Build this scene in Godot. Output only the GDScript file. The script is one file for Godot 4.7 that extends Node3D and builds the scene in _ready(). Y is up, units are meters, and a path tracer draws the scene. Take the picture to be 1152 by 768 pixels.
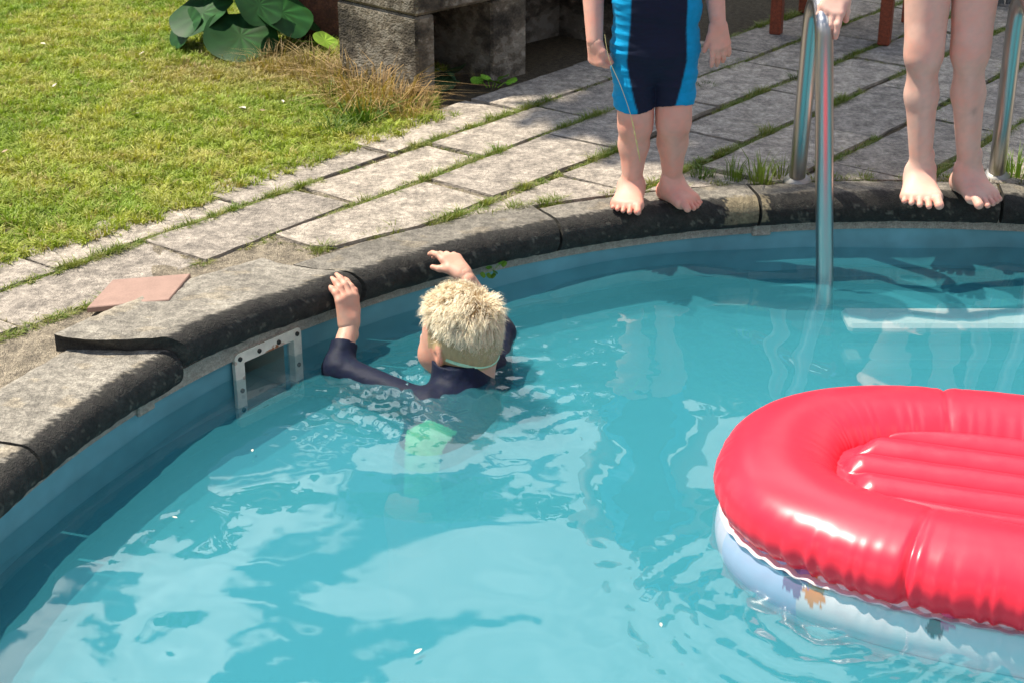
extends Node3D
# A garden pool: three children, a red inflatable boat, a ladder, worn paving, lawn. Units are metres, y is up.

const PC := Vector2(1.086, -2.127)      # centre of the round pool (x, z)
const PR := 2.133                       # radius of the liner
const WATER := -0.168                    # water level; the paving is about y = 0
const ROW := Vector2(0.6225, -0.7826)   # direction of the paving rows (x, z)
const ACR := Vector2(0.7826, 0.6225)    # across the rows, towards the pool

var M := {}
var rng := RandomNumberGenerator.new()
var used := {}
var nz1 := FastNoiseLite.new()
var nz2 := FastNoiseLite.new()


# ---------------------------------------------------------------- helpers
class MB:
	var v := PackedVector3Array()
	var n := PackedVector3Array()
	var c := PackedColorArray()
	var uv := PackedVector2Array()
	var ix := PackedInt32Array()
	func vert(p: Vector3, col := Color(1, 1, 1)) -> int:
		v.append(p)
		c.append(col)
		return v.size() - 1
	func tri(a: int, b: int, d: int) -> void:
		ix.append(a)
		ix.append(b)
		ix.append(d)
	func quad(a: int, b: int, d: int, e: int) -> void:
		tri(a, b, d)
		tri(a, d, e)
	func tri_n(a: int, b: int, d: int) -> void:   # oriented by the stored normals
		var nn := n[a] + n[b] + n[d]
		if (v[b] - v[a]).cross(v[d] - v[a]).dot(nn) > 0.0:
			tri(a, d, b)
		else:
			tri(a, b, d)
	func orient(up := Vector3.ZERO) -> void:      # closed shape: outwards; sheet: towards up
		var s := 0.0
		for i in range(0, ix.size(), 3):
			var a := v[ix[i]]
			var b := v[ix[i + 1]]
			var d := v[ix[i + 2]]
			s += a.dot(b.cross(d)) if up == Vector3.ZERO else (b - a).cross(d - a).dot(up)
		if s > 0.0:
			for i in range(0, ix.size(), 3):
				var t := ix[i + 1]
				ix[i + 1] = ix[i + 2]
				ix[i + 2] = t
	func smooth() -> void:
		n.resize(v.size())
		n.fill(Vector3.ZERO)
		for i in range(0, ix.size(), 3):
			var q := -(v[ix[i + 1]] - v[ix[i]]).cross(v[ix[i + 2]] - v[ix[i]])
			for k in 3:
				n[ix[i + k]] += q
		for i in n.size():
			n[i] = n[i].normalized() if n[i].length() > 1e-12 else Vector3.UP
	func mesh(mat: Material) -> ArrayMesh:
		var a := []
		a.resize(Mesh.ARRAY_MAX)
		a[Mesh.ARRAY_VERTEX] = v
		if n.size() == v.size():
			a[Mesh.ARRAY_NORMAL] = n
		a[Mesh.ARRAY_COLOR] = c
		if uv.size() == v.size():
			a[Mesh.ARRAY_TEX_UV] = uv
		a[Mesh.ARRAY_INDEX] = ix
		var m := ArrayMesh.new()
		m.add_surface_from_arrays(Mesh.PRIMITIVE_TRIANGLES, a)
		m.surface_set_material(0, mat)
		return m
	# a tube along points with a radius at each; closed ends
	func tube(pts: Array, rad: Array, sides := 12, cols: Array = []) -> void:
		var m := pts.size()
		var up := Vector3.UP
		var t0: Vector3 = (pts[1] - pts[0]).normalized()
		if absf(t0.dot(up)) > 0.95:
			up = Vector3.RIGHT
		var x := t0.cross(up).normalized()
		var base := v.size()
		for i in m:
			var t: Vector3 = (pts[mini(i + 1, m - 1)] - pts[maxi(i - 1, 0)]).normalized()
			x = (x - t * x.dot(t)).normalized()
			var y := t.cross(x)
			for k in sides:
				var an := TAU * k / sides
				vert(pts[i] + (x * cos(an) + y * sin(an)) * rad[i], cols[i] if cols.size() else Color(1, 1, 1))
		for i in m - 1:
			for k in sides:
				var k2 := (k + 1) % sides
				quad(base + i * sides + k, base + i * sides + k2, base + (i + 1) * sides + k2, base + (i + 1) * sides + k)
		var e0 := vert(pts[0], cols[0] if cols.size() else Color(1, 1, 1))
		var e1 := vert(pts[m - 1], cols[m - 1] if cols.size() else Color(1, 1, 1))
		for k in sides:
			var k2 := (k + 1) % sides
			tri(e0, base + k2, base + k)
			tri(e1, base + (m - 1) * sides + k, base + (m - 1) * sides + k2)
	# an upright prism over a polygon (x, z) with chamfered top edge, flat shaded
	func prism(poly: PackedVector2Array, y0: float, y1: float, bev := 0.0, tilt := Vector3.ZERO, col := Color(1, 1, 1)) -> void:
		var k := poly.size()
		var inner := poly
		if bev > 0.0:
			var o := Geometry2D.offset_polygon(poly, -bev)
			if o.size() == 1 and o[0].size() == k:
				var first := 0
				for j in k:
					if o[0][j].distance_to(poly[0]) < o[0][first].distance_to(poly[0]):
						first = j
				inner = PackedVector2Array()
				for j in k:
					inner.append(o[0][(first + j) % k])
				if Geometry2D.is_polygon_clockwise(inner) != Geometry2D.is_polygon_clockwise(poly):
					inner = poly
		var rings := [[poly, y0], [poly, y1 - bev], [inner, y1]]
		var at := []
		for r in rings:
			at.append(v.size())
			for p in r[0]:
				vert(Vector3(p.x, r[1] + tilt.x * p.x + tilt.y + tilt.z * p.y, p.y), col)
		for r in 2:
			for j in k:
				var j2 := (j + 1) % k
				quad(at[r] + j, at[r] + j2, at[r + 1] + j2, at[r + 1] + j)
		var tt := Geometry2D.triangulate_polygon(inner)
		for j in range(0, tt.size(), 3):
			tri(at[2] + tt[j], at[2] + tt[j + 1], at[2] + tt[j + 2])
		# sides were wound with the polygon; caps by triangulation: make all face outwards
		var s0 := ix.size() - tt.size() - k * 12
		for j in range(s0, ix.size(), 3):
			var nn := (v[ix[j + 1]] - v[ix[j]]).cross(v[ix[j + 2]] - v[ix[j]])
			var want: bool
			if j >= ix.size() - tt.size():
				want = nn.y < 0.0
			else:
				var mid := (v[ix[j]] + v[ix[j + 1]] + v[ix[j + 2]]) / 3.0
				var out := Vector2(nn.x, nn.z).normalized() * 0.002
				want = Geometry2D.is_point_in_polygon(Vector2(mid.x, mid.z) + out, poly)
			if not want:
				var t := ix[j + 1]
				ix[j + 1] = ix[j + 2]
				ix[j + 2] = t
	# box with chamfered edges in a frame
	func box(xf: Transform3D, size: Vector3, ch := 0.004, col := Color(1, 1, 1)) -> void:
		var h := size * 0.5
		var base := v.size()
		for s in 8:
			var sg := Vector3(1 if s & 1 else -1, 1 if s & 2 else -1, 1 if s & 4 else -1)
			for ax in 3:
				var p := sg * (h - Vector3.ONE * ch)
				p[ax] = sg[ax] * h[ax]
				vert(xf * p, col)
		var f := func(a: int, b: int, d: int):
			var nn := (v[b] - v[a]).cross(v[d] - v[a])
			if nn.dot((v[a] + v[b] + v[d]) / 3.0 - xf.origin) > 0.0:
				tri(a, d, b)
			else:
				tri(a, b, d)
		for ax in 3:
			var b1 := 1 << ((ax + 1) % 3)
			var b2 := 1 << ((ax + 2) % 3)
			for s in [0, 1 << ax]:
				var q := [base + s * 3 + ax, base + (s | b1) * 3 + ax, base + (s | b1 | b2) * 3 + ax, base + (s | b2) * 3 + ax]
				f.call(q[0], q[1], q[2])
				f.call(q[0], q[2], q[3])
			# edges along ax
			for s in [0, b1, b2, b1 | b2]:
				var a0: int = base + s * 3 + (ax + 1) % 3
				var a1: int = base + s * 3 + (ax + 2) % 3
				var c0: int = base + (s | (1 << ax)) * 3 + (ax + 1) % 3
				var c1: int = base + (s | (1 << ax)) * 3 + (ax + 2) % 3
				f.call(a0, a1, c1)
				f.call(a0, c1, c0)
		for s in 8:
			f.call(base + s * 3, base + s * 3 + 1, base + s * 3 + 2)


class Field:   # a distance field on a grid, meshed as surface nets
	var o: Vector3
	var h: float
	var nx: int
	var ny: int
	var nz: int
	var v := PackedFloat32Array()
	func _init(lo: Vector3, hi: Vector3, cell: float) -> void:
		o = lo
		h = cell
		nx = int(ceil((hi.x - lo.x) / cell)) + 1
		ny = int(ceil((hi.y - lo.y) / cell)) + 1
		nz = int(ceil((hi.z - lo.z) / cell)) + 1
		v.resize(nx * ny * nz)
		v.fill(0.5)
	func cap(a: Vector3, b: Vector3, ra: float, rb: float, k := 0.02) -> void:
		var m := maxf(ra, rb) + k + h * 2.0
		var lo := (a.min(b) - Vector3.ONE * m - o) / h
		var hi := (a.max(b) + Vector3.ONE * m - o) / h
		var ba := b - a
		var bb := maxf(ba.length_squared(), 1e-9)
		for z in range(maxi(0, int(lo.z)), mini(nz, int(hi.z) + 2)):
			for y in range(maxi(0, int(lo.y)), mini(ny, int(hi.y) + 2)):
				var row := (z * ny + y) * nx
				for x in range(maxi(0, int(lo.x)), mini(nx, int(hi.x) + 2)):
					var pa := o + Vector3(x, y, z) * h - a
					var t := clampf(pa.dot(ba) / bb, 0.0, 1.0)
					var d := (pa - ba * t).length() - ra - (rb - ra) * t
					var e := v[row + x]
					var q := maxf(k - absf(d - e), 0.0) / k
					v[row + x] = minf(d, e) - q * q * k * 0.25
	func ell(p0: Vector3, r: Vector3, k := 0.02, bs := Basis.IDENTITY) -> void:
		var m := maxf(r.x, maxf(r.y, r.z)) + k + h * 2.0
		var lo := (p0 - Vector3.ONE * m - o) / h
		var hi := (p0 + Vector3.ONE * m - o) / h
		var inv := bs.transposed()
		for z in range(maxi(0, int(lo.z)), mini(nz, int(hi.z) + 2)):
			for y in range(maxi(0, int(lo.y)), mini(ny, int(hi.y) + 2)):
				var row := (z * ny + y) * nx
				for x in range(maxi(0, int(lo.x)), mini(nx, int(hi.x) + 2)):
					var p := inv * (o + Vector3(x, y, z) * h - p0)
					var k0 := (p / r).length()
					var k1 := (p / (r * r)).length()
					var d := k0 * (k0 - 1.0) / maxf(k1, 1e-6)
					var e := v[row + x]
					var q := maxf(k - absf(d - e), 0.0) / k
					v[row + x] = minf(d, e) - q * q * k * 0.25
	func dent(p0: Vector3, r: float, k := 0.01) -> void:   # a smooth hollow
		var m := r + k + h * 2.0
		var lo := (p0 - Vector3.ONE * m - o) / h
		var hi := (p0 + Vector3.ONE * m - o) / h
		for z in range(maxi(0, int(lo.z)), mini(nz, int(hi.z) + 2)):
			for y in range(maxi(0, int(lo.y)), mini(ny, int(hi.y) + 2)):
				var row := (z * ny + y) * nx
				for x in range(maxi(0, int(lo.x)), mini(nx, int(hi.x) + 2)):
					var d := r - (o + Vector3(x, y, z) * h - p0).length()
					var e := v[row + x]
					var q := maxf(k - absf(d - e), 0.0) / k
					v[row + x] = maxf(d, e) + q * q * k * 0.25
	func cut(pt: Vector3, nrm: Vector3) -> void:           # keeps the side the normal points away from
		for z in nz:
			for y in ny:
				var row := (z * ny + y) * nx
				for x in nx:
					var d := (o + Vector3(x, y, z) * h - pt).dot(nrm)
					if d > v[row + x]:
						v[row + x] = d
	func emit(mb: MB, colf: Callable) -> void:
		var id := PackedInt32Array()
		id.resize(nx * ny * nz)
		id.fill(-1)
		var dy := nx
		var dz := nx * ny
		var offs := PackedInt32Array([0, 1, dy, dy + 1, dz, dz + 1, dz + dy, dz + dy + 1])
		var edges := [[0, 1], [2, 3], [4, 5], [6, 7], [0, 2], [1, 3], [4, 6], [5, 7], [0, 4], [1, 5], [2, 6], [3, 7]]
		for z in nz - 1:
			for y in ny - 1:
				var row := (z * ny + y) * nx
				for x in nx - 1:
					var i := row + x
					var v0 := v[i]
					if v0 > h * 2.0 or v0 < -h * 2.0:
						continue
					var neg := 0
					for k in 8:
						if v[i + offs[k]] < 0.0:
							neg += 1
					if neg == 0 or neg == 8:
						continue
					var s := Vector3.ZERO
					var cnt := 0
					for e in edges:
						var a := v[i + offs[e[0]]]
						var b := v[i + offs[e[1]]]
						if (a < 0.0) != (b < 0.0):
							var t := a / (a - b)
							var pa := Vector3(e[0] & 1, (e[0] >> 1) & 1, e[0] >> 2)
							var pb := Vector3(e[1] & 1, (e[1] >> 1) & 1, e[1] >> 2)
							s += pa.lerp(pb, t)
							cnt += 1
					var p := o + (Vector3(x, y, z) + s / cnt) * h
					var g := Vector3.ZERO
					for k in 8:
						var w := v[i + offs[k]]
						g += Vector3(w if k & 1 else -w, w if k & 2 else -w, w if k & 4 else -w)
					id[i] = mb.v.size()
					mb.v.append(p)
					mb.n.append(g.normalized())
					mb.c.append(colf.call(p))
		for z in range(1, nz - 1):
			for y in range(1, ny - 1):
				var row := (z * ny + y) * nx
				for x in range(1, nx - 1):
					var i := row + x
					var a := v[i]
					if a > h * 2.0 or a < -h * 2.0:
						continue
					for ax in 3:
						var b := v[i + (1 if ax == 0 else dy if ax == 1 else dz)]
						if (a < 0.0) == (b < 0.0):
							continue
						var u := dy if ax == 0 else dz if ax == 1 else 1
						var w := dz if ax == 0 else 1 if ax == 1 else dy
						var q0 := id[i]
						var q1 := id[i - u]
						var q2 := id[i - u - w]
						var q3 := id[i - w]
						if q0 < 0 or q1 < 0 or q2 < 0 or q3 < 0:
							continue
						mb.tri_n(q0, q1, q2)
						mb.tri_n(q0, q2, q3)


func lin(r: float, g: float, b: float) -> Color:
	return Color(r, g, b).linear_to_srgb()


func numbered(called: String) -> String:
	used[called] = used.get(called, 0) + 1
	return called if used[called] == 1 else "%s_%03d" % [called, used[called] - 1]


func tag(o: Node3D, label: String, category: String, group := "") -> Node3D:
	o.set_meta("label", label)
	o.set_meta("category", category)
	if group:
		o.set_meta("group", group)
	return o


func thing(called: String, label: String, category: String, at := Vector3.ZERO, group := "") -> Node3D:
	var o := Node3D.new()
	o.name = numbered(called)
	add_child(o)
	o.position = at
	tag(o, label, category, group)
	return o


func obj(called: String, mesh: Mesh, parent: Node = null, at := Vector3.ZERO) -> MeshInstance3D:
	var o := MeshInstance3D.new()
	o.mesh = mesh
	o.name = numbered(called) if parent == null else called
	(self if parent == null else parent).add_child(o, true)
	o.position = at
	return o


func struct(o: Node3D) -> Node3D:
	o.set_meta("kind", "structure")
	return o


func setting(called: String) -> Node3D:
	var o := Node3D.new()
	o.name = called
	add_child(o)
	o.set_meta("kind", "structure")
	return o


func ring(deg: float, r: float, y := 0.0) -> Vector3:      # a point round the pool
	var a := deg_to_rad(deg)
	return Vector3(PC.x + cos(a) * r, y, PC.y - sin(a) * r)


func rc(t: float, o: float) -> Vector2:                    # paving coordinates to (x, z)
	return ROW * t + ACR * o


func noise(freq: float, octaves := 3, seed_ := 1, kind := FastNoiseLite.TYPE_SIMPLEX_SMOOTH) -> FastNoiseLite:
	var f := FastNoiseLite.new()
	f.noise_type = kind
	f.frequency = freq
	f.seed = seed_
	f.fractal_octaves = octaves
	return f


# a tiling texture mixed from a few noises: f gets three values in 0..1
func tex(size: int, freqs: Array, seed_: int, f: Callable) -> ImageTexture:
	var layers := []
	for k in 3:
		layers.append(noise(freqs[k], 4 if k < 2 else 2, seed_ + k).get_seamless_image(size, size).get_data())
	var out := PackedByteArray()
	out.resize(size * size * 3)
	for i in size * size:
		var c: Color = f.call(layers[0][i] / 255.0, layers[1][i] / 255.0, layers[2][i] / 255.0)
		out[i * 3] = int(clampf(c.r, 0, 1) * 255)
		out[i * 3 + 1] = int(clampf(c.g, 0, 1) * 255)
		out[i * 3 + 2] = int(clampf(c.b, 0, 1) * 255)
	return ImageTexture.create_from_image(Image.create_from_data(size, size, false, Image.FORMAT_RGB8, out))


func mat(col: Color, rough := 0.8, vc := false) -> StandardMaterial3D:
	var m := StandardMaterial3D.new()
	m.albedo_color = col
	m.roughness = rough
	m.vertex_color_use_as_albedo = vc
	return m


func tri_tex(m: StandardMaterial3D, t: Texture2D, per_metre: float, relief: Texture2D = null, cm := 0.0) -> StandardMaterial3D:
	m.albedo_texture = t
	m.uv1_triplanar = true
	m.uv1_world_triplanar = true
	m.uv1_scale = Vector3.ONE * per_metre
	if relief:
		m.heightmap_enabled = true
		m.heightmap_texture = relief
		m.heightmap_scale = cm
	return m


func multi(called: String, mesh: Mesh, xs: Array, cols: Array, parent: Node = null) -> MultiMeshInstance3D:
	var mm := MultiMesh.new()
	mm.transform_format = MultiMesh.TRANSFORM_3D
	mm.use_colors = cols.size() > 0
	mm.mesh = mesh
	mm.instance_count = xs.size()
	for i in xs.size():
		mm.set_instance_transform(i, xs[i])
		if cols.size():
			mm.set_instance_color(i, cols[i])
	var o := MultiMeshInstance3D.new()
	o.multimesh = mm
	o.name = numbered(called) if parent == null else called
	(self if parent == null else parent).add_child(o, true)
	return o


func _ready() -> void:
	rng.seed = 7
	nz1 = noise(1.0, 3, 11)
	nz2 = noise(1.0, 2, 23)
	camera_and_light()
	materials()
	ground()
	pool()
	water()
	bench_and_patio()
	greenery()
	ladder()
	boat()
	standing_boy()
	wading_child()
	swimming_boy()
	small_things()


# ---------------------------------------------------------------- camera, sky, sun
func camera_and_light() -> void:
	var cam := Camera3D.new()
	cam.name = "camera"
	add_child(cam)
	cam.position = Vector3(0, 1.42, 0)
	cam.rotation_degrees = Vector3(-23.95, 0, 0)
	cam.fov = 24.09
	cam.near = 0.05
	cam.far = 300.0
	var at := CameraAttributesPhysical.new()
	at.frustum_focal_length = 56.24
	at.frustum_near = 0.05
	at.frustum_far = 300.0
	at.frustum_focus_distance = 3.75
	at.exposure_aperture = 11.0
	cam.attributes = at
	cam.current = true

	var sun := DirectionalLight3D.new()
	sun.name = "sun"
	add_child(sun)
	var az := deg_to_rad(-76.0)       # left of straight ahead
	var el := deg_to_rad(62.0)
	var to_sun := Vector3(sin(az) * cos(el), sin(el), -cos(az) * cos(el))
	sun.look_at_from_position(to_sun * 20.0, Vector3.ZERO)
	sun.light_energy = 1.6
	sun.light_color = Color(1.0, 0.96, 0.89)
	sun.light_angular_distance = 0.5
	sun.shadow_enabled = true

	# summer sky with broken cumulus, brightest round the sun
	var w := 1024
	var h := 512
	var im := Image.create(w, h, false, Image.FORMAT_RGBF)
	var n1 := noise(2.6, 5, 11)
	var n2 := noise(7.0, 4, 9)
	for j in h:
		var th := (0.5 - (j + 0.5) / h) * PI
		var y := sin(th)
		if y < -0.02:
			for i in w:
				im.set_pixel(i, j, Color(0.16, 0.17, 0.14))
			continue
		for i in w:
			var ph := ((i + 0.5) / w - 0.25) * TAU
			var d := Vector3(cos(ph) * cos(th), y, sin(ph) * cos(th))
			var up := clampf(y, 0.0, 1.0)
			var blue := Color(0.62, 0.74, 0.88).lerp(Color(0.16, 0.33, 0.70), pow(up, 0.45))
			var near := acos(clampf(d.dot(to_sun), -1, 1))
			var halo := exp(-pow(near / 0.55, 2.0))
			var c := blue * (0.50 + 0.9 * halo)
			var q := Vector3(d.x, d.y * 1.8, d.z) / (0.35 + up)
			var f := n1.get_noise_3dv(q * 0.42) + 0.30 * n2.get_noise_3dv(q * 0.5)
			var cover := smoothstep(0.105, 0.145, f)
			var body := 1.15 + 0.35 * n2.get_noise_3dv(q * 1.3)
			var cl := Color(1.0, 0.99, 0.97) * body * (0.50 + 4.6 * exp(-pow(near / 0.86, 2.0)))
			c = c.lerp(cl, cover * 0.93)
			im.set_pixel(i, j, c)
	var pan := PanoramaSkyMaterial.new()
	pan.panorama = ImageTexture.create_from_image(im)
	var sky := Sky.new()
	sky.sky_material = pan
	var env := Environment.new()
	env.background_mode = Environment.BG_SKY
	env.sky = sky
	env.background_energy_multiplier = 0.72
	env.tonemap_mode = Environment.TONE_MAPPER_LINEAR
	env.tonemap_exposure = 1.5
	env.sdfgi_enabled = true
	env.ssao_enabled = true
	env.ssil_enabled = true
	var we := WorldEnvironment.new()
	we.name = "environment"
	we.environment = env
	add_child(we)


# ---------------------------------------------------------------- materials
func materials() -> void:
	var grain := tex(1024, [0.009, 0.035, 0.21], 31, func(a, b, c): 
		var g: float = 0.72 + 0.30 * (a - 0.5) + 0.30 * (b - 0.5) + 0.72 * (c - 0.5)
		if c > 0.66: g *= 0.70
		if c < 0.30: g *= 1.12
		return Color(g * 1.02, g, g * 0.955))
	var pits := tex(512, [0.03, 0.09, 0.25], 61, func(a, b, c):
		var g: float = 0.5 + 0.3 * (a - 0.5) + 0.6 * (b - 0.5) + 0.9 * (c - 0.5)
		return Color(g, g, g))
	M.grain = grain
	M.pits = pits
	var tones := [[0.53, 0.485, 0.44], [0.49, 0.45, 0.41], [0.45, 0.415, 0.385], [0.40, 0.37, 0.345]]
	M.slab = []
	for k in tones.size():
		var t: Array = tones[k]
		var m := tri_tex(mat(lin(t[0] * 1.5, t[1] * 1.48, t[2] * 1.47), 0.92), grain, 1.35, pits, 0.5)
		m.uv1_offset = Vector3(0.37 * k, 0.2 * k, 0.61 * k)
		M.slab.append(m)
	M.mortar = tri_tex(mat(lin(0.80, 0.70, 0.56), 0.95), grain, 2.3, pits, 1.6)
	M.coping = tri_tex(mat(Color(1, 1, 1), 0.9, true), grain, 3.1, pits, 0.45)
	M.concrete = tri_tex(mat(lin(0.36, 0.325, 0.285), 0.95), tex(512, [0.008, 0.04, 0.2], 77, func(a, b, c):
		var g: float = 0.6 + 0.9 * (a - 0.5) + 0.5 * (b - 0.5) + 0.3 * (c - 0.5)
		if a + b > 1.22: return Color(0.95, 0.95, 0.92)
		return Color(g, g * 0.97, g * 0.9)), 1.0, pits, 0.5)
	M.soil = tri_tex(mat(lin(0.30, 0.24, 0.15), 1.0), grain, 4.0, pits, 1.2)
	M.liner = tri_tex(mat(lin(0.18, 0.50, 0.59), 0.45), tex(256, [0.01, 0.05, 0.2], 15, func(a, b, c):
		var g: float = 0.9 + 0.22 * (a - 0.5) + 0.10 * (b - 0.5)
		return Color(g, g, g)), 1.0)
	M.trim = tri_tex(mat(lin(0.78, 0.77, 0.72), 0.8), grain, 5.0, pits, 0.1)
	var wm := mat(lin(0.055, 0.33, 0.40), 0.02)
	wm.albedo_color.a = 0.20
	wm.transparency = BaseMaterial3D.TRANSPARENCY_ALPHA
	wm.metallic_specular = 0.5
	M.water = wm
	var mk := mat(lin(0.055, 0.325, 0.395), 0.8)
	mk.albedo_color.a = 0.34
	mk.metallic_specular = 0.0
	mk.transparency = BaseMaterial3D.TRANSPARENCY_ALPHA
	M.murk = mk
	M.plate = tri_tex(mat(lin(0.88, 0.86, 0.77), 0.45), tex(256, [0.02, 0.06, 0.2], 91, func(a, b, c):
		var g: float = 0.95 + 0.15 * (b - 0.5)
		return Color(0.62, 0.36, 0.16) if a > 0.74 else Color(g, g, g * 0.98)), 3.0)
	M.plate_in = mat(lin(0.50, 0.52, 0.46), 0.6)
	M.screw = mat(lin(0.05, 0.05, 0.045), 0.4)
	M.screw.metallic = 0.6
	M.steel = mat(lin(0.56, 0.545, 0.53), 0.30)
	M.steel.metallic = 1.0
	M.dull_steel = mat(lin(0.38, 0.37, 0.35), 0.6)
	M.dull_steel.metallic = 0.9
	M.tread = mat(lin(0.80, 0.80, 0.76), 0.5)
	M.vinyl = mat(lin(0.94, 0.030, 0.062), 0.30)
	M.vinyl.metallic_specular = 0.5
	M.vinyl.backlight_enabled = true
	M.vinyl.backlight = Color(0.5, 0.03, 0.05)
	M.clear = mat(Color(1, 1, 1), 0.16, true)
	M.skin = mat(Color(1, 1, 1), 0.55, true)
	M.skin.subsurf_scatter_enabled = true
	M.skin.subsurf_scatter_strength = 0.12
	M.cloth = mat(Color(1, 1, 1), 0.62, true)
	M.cloth.rim_enabled = true
	M.cloth.rim = 0.06
	M.cloth.metallic_specular = 0.3
	M.hair = mat(Color(1, 1, 1), 0.5, true)
	M.hair.backlight_enabled = true
	M.hair.backlight = Color(0.55, 0.5, 0.4)
	M.strap = mat(lin(0.38, 0.62, 0.42), 0.2)
	M.tile = tri_tex(mat(lin(0.37, 0.235, 0.185), 0.75), tex(256, [0.02, 0.06, 0.2], 17, func(a, b, c):
		var g: float = 0.92 + 0.12 * (a - 0.5) + 0.1 * (c - 0.5)
		return Color(g, g, g)), 3.0)
	M.rust = tri_tex(mat(lin(0.22, 0.085, 0.055), 0.7), grain, 2.0, pits, 0.2)
	M.redwood = tri_tex(mat(lin(0.50, 0.105, 0.04), 0.5), grain, 6.0)
	M.board = tri_tex(mat(lin(0.30, 0.31, 0.32), 0.8), grain, 3.0)
	M.bark = tri_tex(mat(lin(0.12, 0.095, 0.07), 0.95), grain, 2.0, pits, 1.5)
	M.leaf = mat(Color(1, 1, 1), 0.55, true)
	M.leaf.backlight_enabled = true
	M.leaf.backlight = Color(0.6, 0.7, 0.25)
	M.grass = mat(Color(1, 1, 1), 0.6, true)
	M.grass.backlight_enabled = true
	M.grass.backlight = Color(0.75, 0.8, 0.35)
	M.big_leaf = mat(Color(1, 1, 1), 0.5, true)
	M.big_leaf.metallic_specular = 0.3


# ---------------------------------------------------------------- ground, lawn soil, paving
func sheet(x0: float, x1: float, z0: float, z1: float, y: float, m: Material) -> ArrayMesh:
	var b := MB.new()
	b.quad(b.vert(Vector3(x0, y, z0)), b.vert(Vector3(x1, y, z0)), b.vert(Vector3(x1, y, z1)), b.vert(Vector3(x0, y, z1)))
	b.orient(Vector3.UP)
	return b.mesh(m)


func rough_poly(pts: Array, step: float, amp: float, sd: float) -> PackedVector2Array:
	var out := PackedVector2Array()
	for i in pts.size():
		var a: Vector2 = pts[i]
		var b: Vector2 = pts[(i + 1) % pts.size()]
		var k := maxi(1, int(a.distance_to(b) / step))
		for j in k:
			var p := a.lerp(b, float(j) / k)
			out.append(p + Vector2(nz1.get_noise_3d(p.x * 9, p.y * 9, sd), nz1.get_noise_3d(p.x * 9, p.y * 9, sd + 40)) * amp)
	return out


func ground() -> void:
	# soil sheet with the pool's hole in it, out to the horizon
	var b := MB.new()
	var m := 96
	var rr := [PR + 0.005, PR + 0.4, PR + 2.0, 8.0, 30.0, 120.0]
	for r in rr:
		for k in m:
			var p := ring(360.0 * k / m, r, -0.012)
			b.vert(p)
	for i in rr.size() - 1:
		for k in m:
			b.quad(i * m + k, i * m + (k + 1) % m, (i + 1) * m + (k + 1) % m, (i + 1) * m + k)
	b.orient(Vector3.UP)
	struct(obj("ground", b.mesh(M.soil)))

	# rough cement between the paving and the coping on the skimmer side
	var bed := MB.new()
	var steps := 60
	for i in steps + 1:
		var deg := 172.0 - 58.0 * i / steps
		for j in 7:
			var p := ring(deg, PR + 0.10 + 0.07 * j, 0)
			p.y = -0.006 + 0.003 * nz1.get_noise_2d(p.x * 14, p.z * 14) + 0.002 * nz2.get_noise_2d(p.x * 45, p.z * 45)
			bed.vert(p)
	for i in steps:
		for j in 6:
			bed.quad(i * 7 + j, i * 7 + j + 1, (i + 1) * 7 + j + 1, (i + 1) * 7 + j)
	bed.orient(Vector3.UP)
	bed.smooth()
	struct(obj("cement_bed", bed.mesh(M.mortar)))

	var pave := setting("pavement")
	var circle := PackedVector2Array()
	for k in 160:
		var dg := 360.0 * k / 160.0
		var p := ring(dg, PR + 0.022 + (0.05 if dg < 101.0 else lerpf(0.05, 0.10, clampf((dg - 101.0) / 30.0, 0, 1)) if dg < 134.0 else 0.19))
		circle.append(Vector2(p.x, p.z))
	var wide_circle := PackedVector2Array()
	for k in 160:
		var p := ring(360.0 * k / 160.0, PR + 0.33)
		wide_circle.append(Vector2(p.x, p.z))
	# rows across: [from, to, first cross joint, length]
	var rows := [[-3.335, -3.135, 2.16, 0.60], [-3.108, -2.902, 2.417, 0.538], [-2.876, -2.635, 2.63, 0.587], [-2.606, -2.374, 2.92, 0.59], [-2.345, -2.09, 3.22, 0.59], [-2.06, -1.80, 3.5, 0.60], [-1.77, -1.51, 3.7, 0.6], [-1.48, -1.22, 3.9, 0.6], [-1.19, -0.93, 4.2, 0.6]]
	for ri in rows.size():
		var r: Array = rows[ri]
		for k in range(-2, 9):
			var t0: float = r[2] + r[3] * (k - 1) + rng.randf_range(-0.010, 0.010) + 0.009
			var t1: float = r[2] + r[3] * k - 0.009
			if ri == 0 and t1 > 5.2:
				continue
			var q := [rc(t0, r[0]), rc(t1, r[0]), rc(t1, r[1]), rc(t0, r[1])]
			var mid: Vector2 = (q[0] + q[2]) * 0.5
			if mid.y > -2.6 or mid.y < -9.5 or mid.x < -3.2 or mid.x > 3.4:
				continue
			for i in 4:
				q[i] += Vector2(rng.randf_range(-0.009, 0.009), rng.randf_range(-0.009, 0.009))
			var poly := rough_poly(q, 0.05, 0.006, ri * 7.0 + k)
			var left: bool = ri == 2 and mid.x < -0.45
			var cutters := Geometry2D.clip_polygons(poly, wide_circle if left else circle)
			for piece in cutters:
				if piece.size() < 4 or absf(area(piece)) < 0.006:
					continue
				var sb := MB.new()
				var tl := Vector3(rng.randf_range(-0.008, 0.008), 0, rng.randf_range(-0.008, 0.008))
				tl.y = -tl.x * mid.x - tl.z * mid.y + rng.randf_range(-0.004, 0.002)
				sb.prism(piece, -0.05, 0.0, 0.006, tl)
				var slab := obj("paving_slab", sb.mesh(M.slab[rng.randi_range(0, 3)]), pave)
				slab.cast_shadow = GeometryInstance3D.SHADOW_CASTING_SETTING_ON


func area(p: PackedVector2Array) -> float:
	var s := 0.0
	for i in p.size():
		s += p[i].cross(p[(i + 1) % p.size()])
	return s * 0.5


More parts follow.
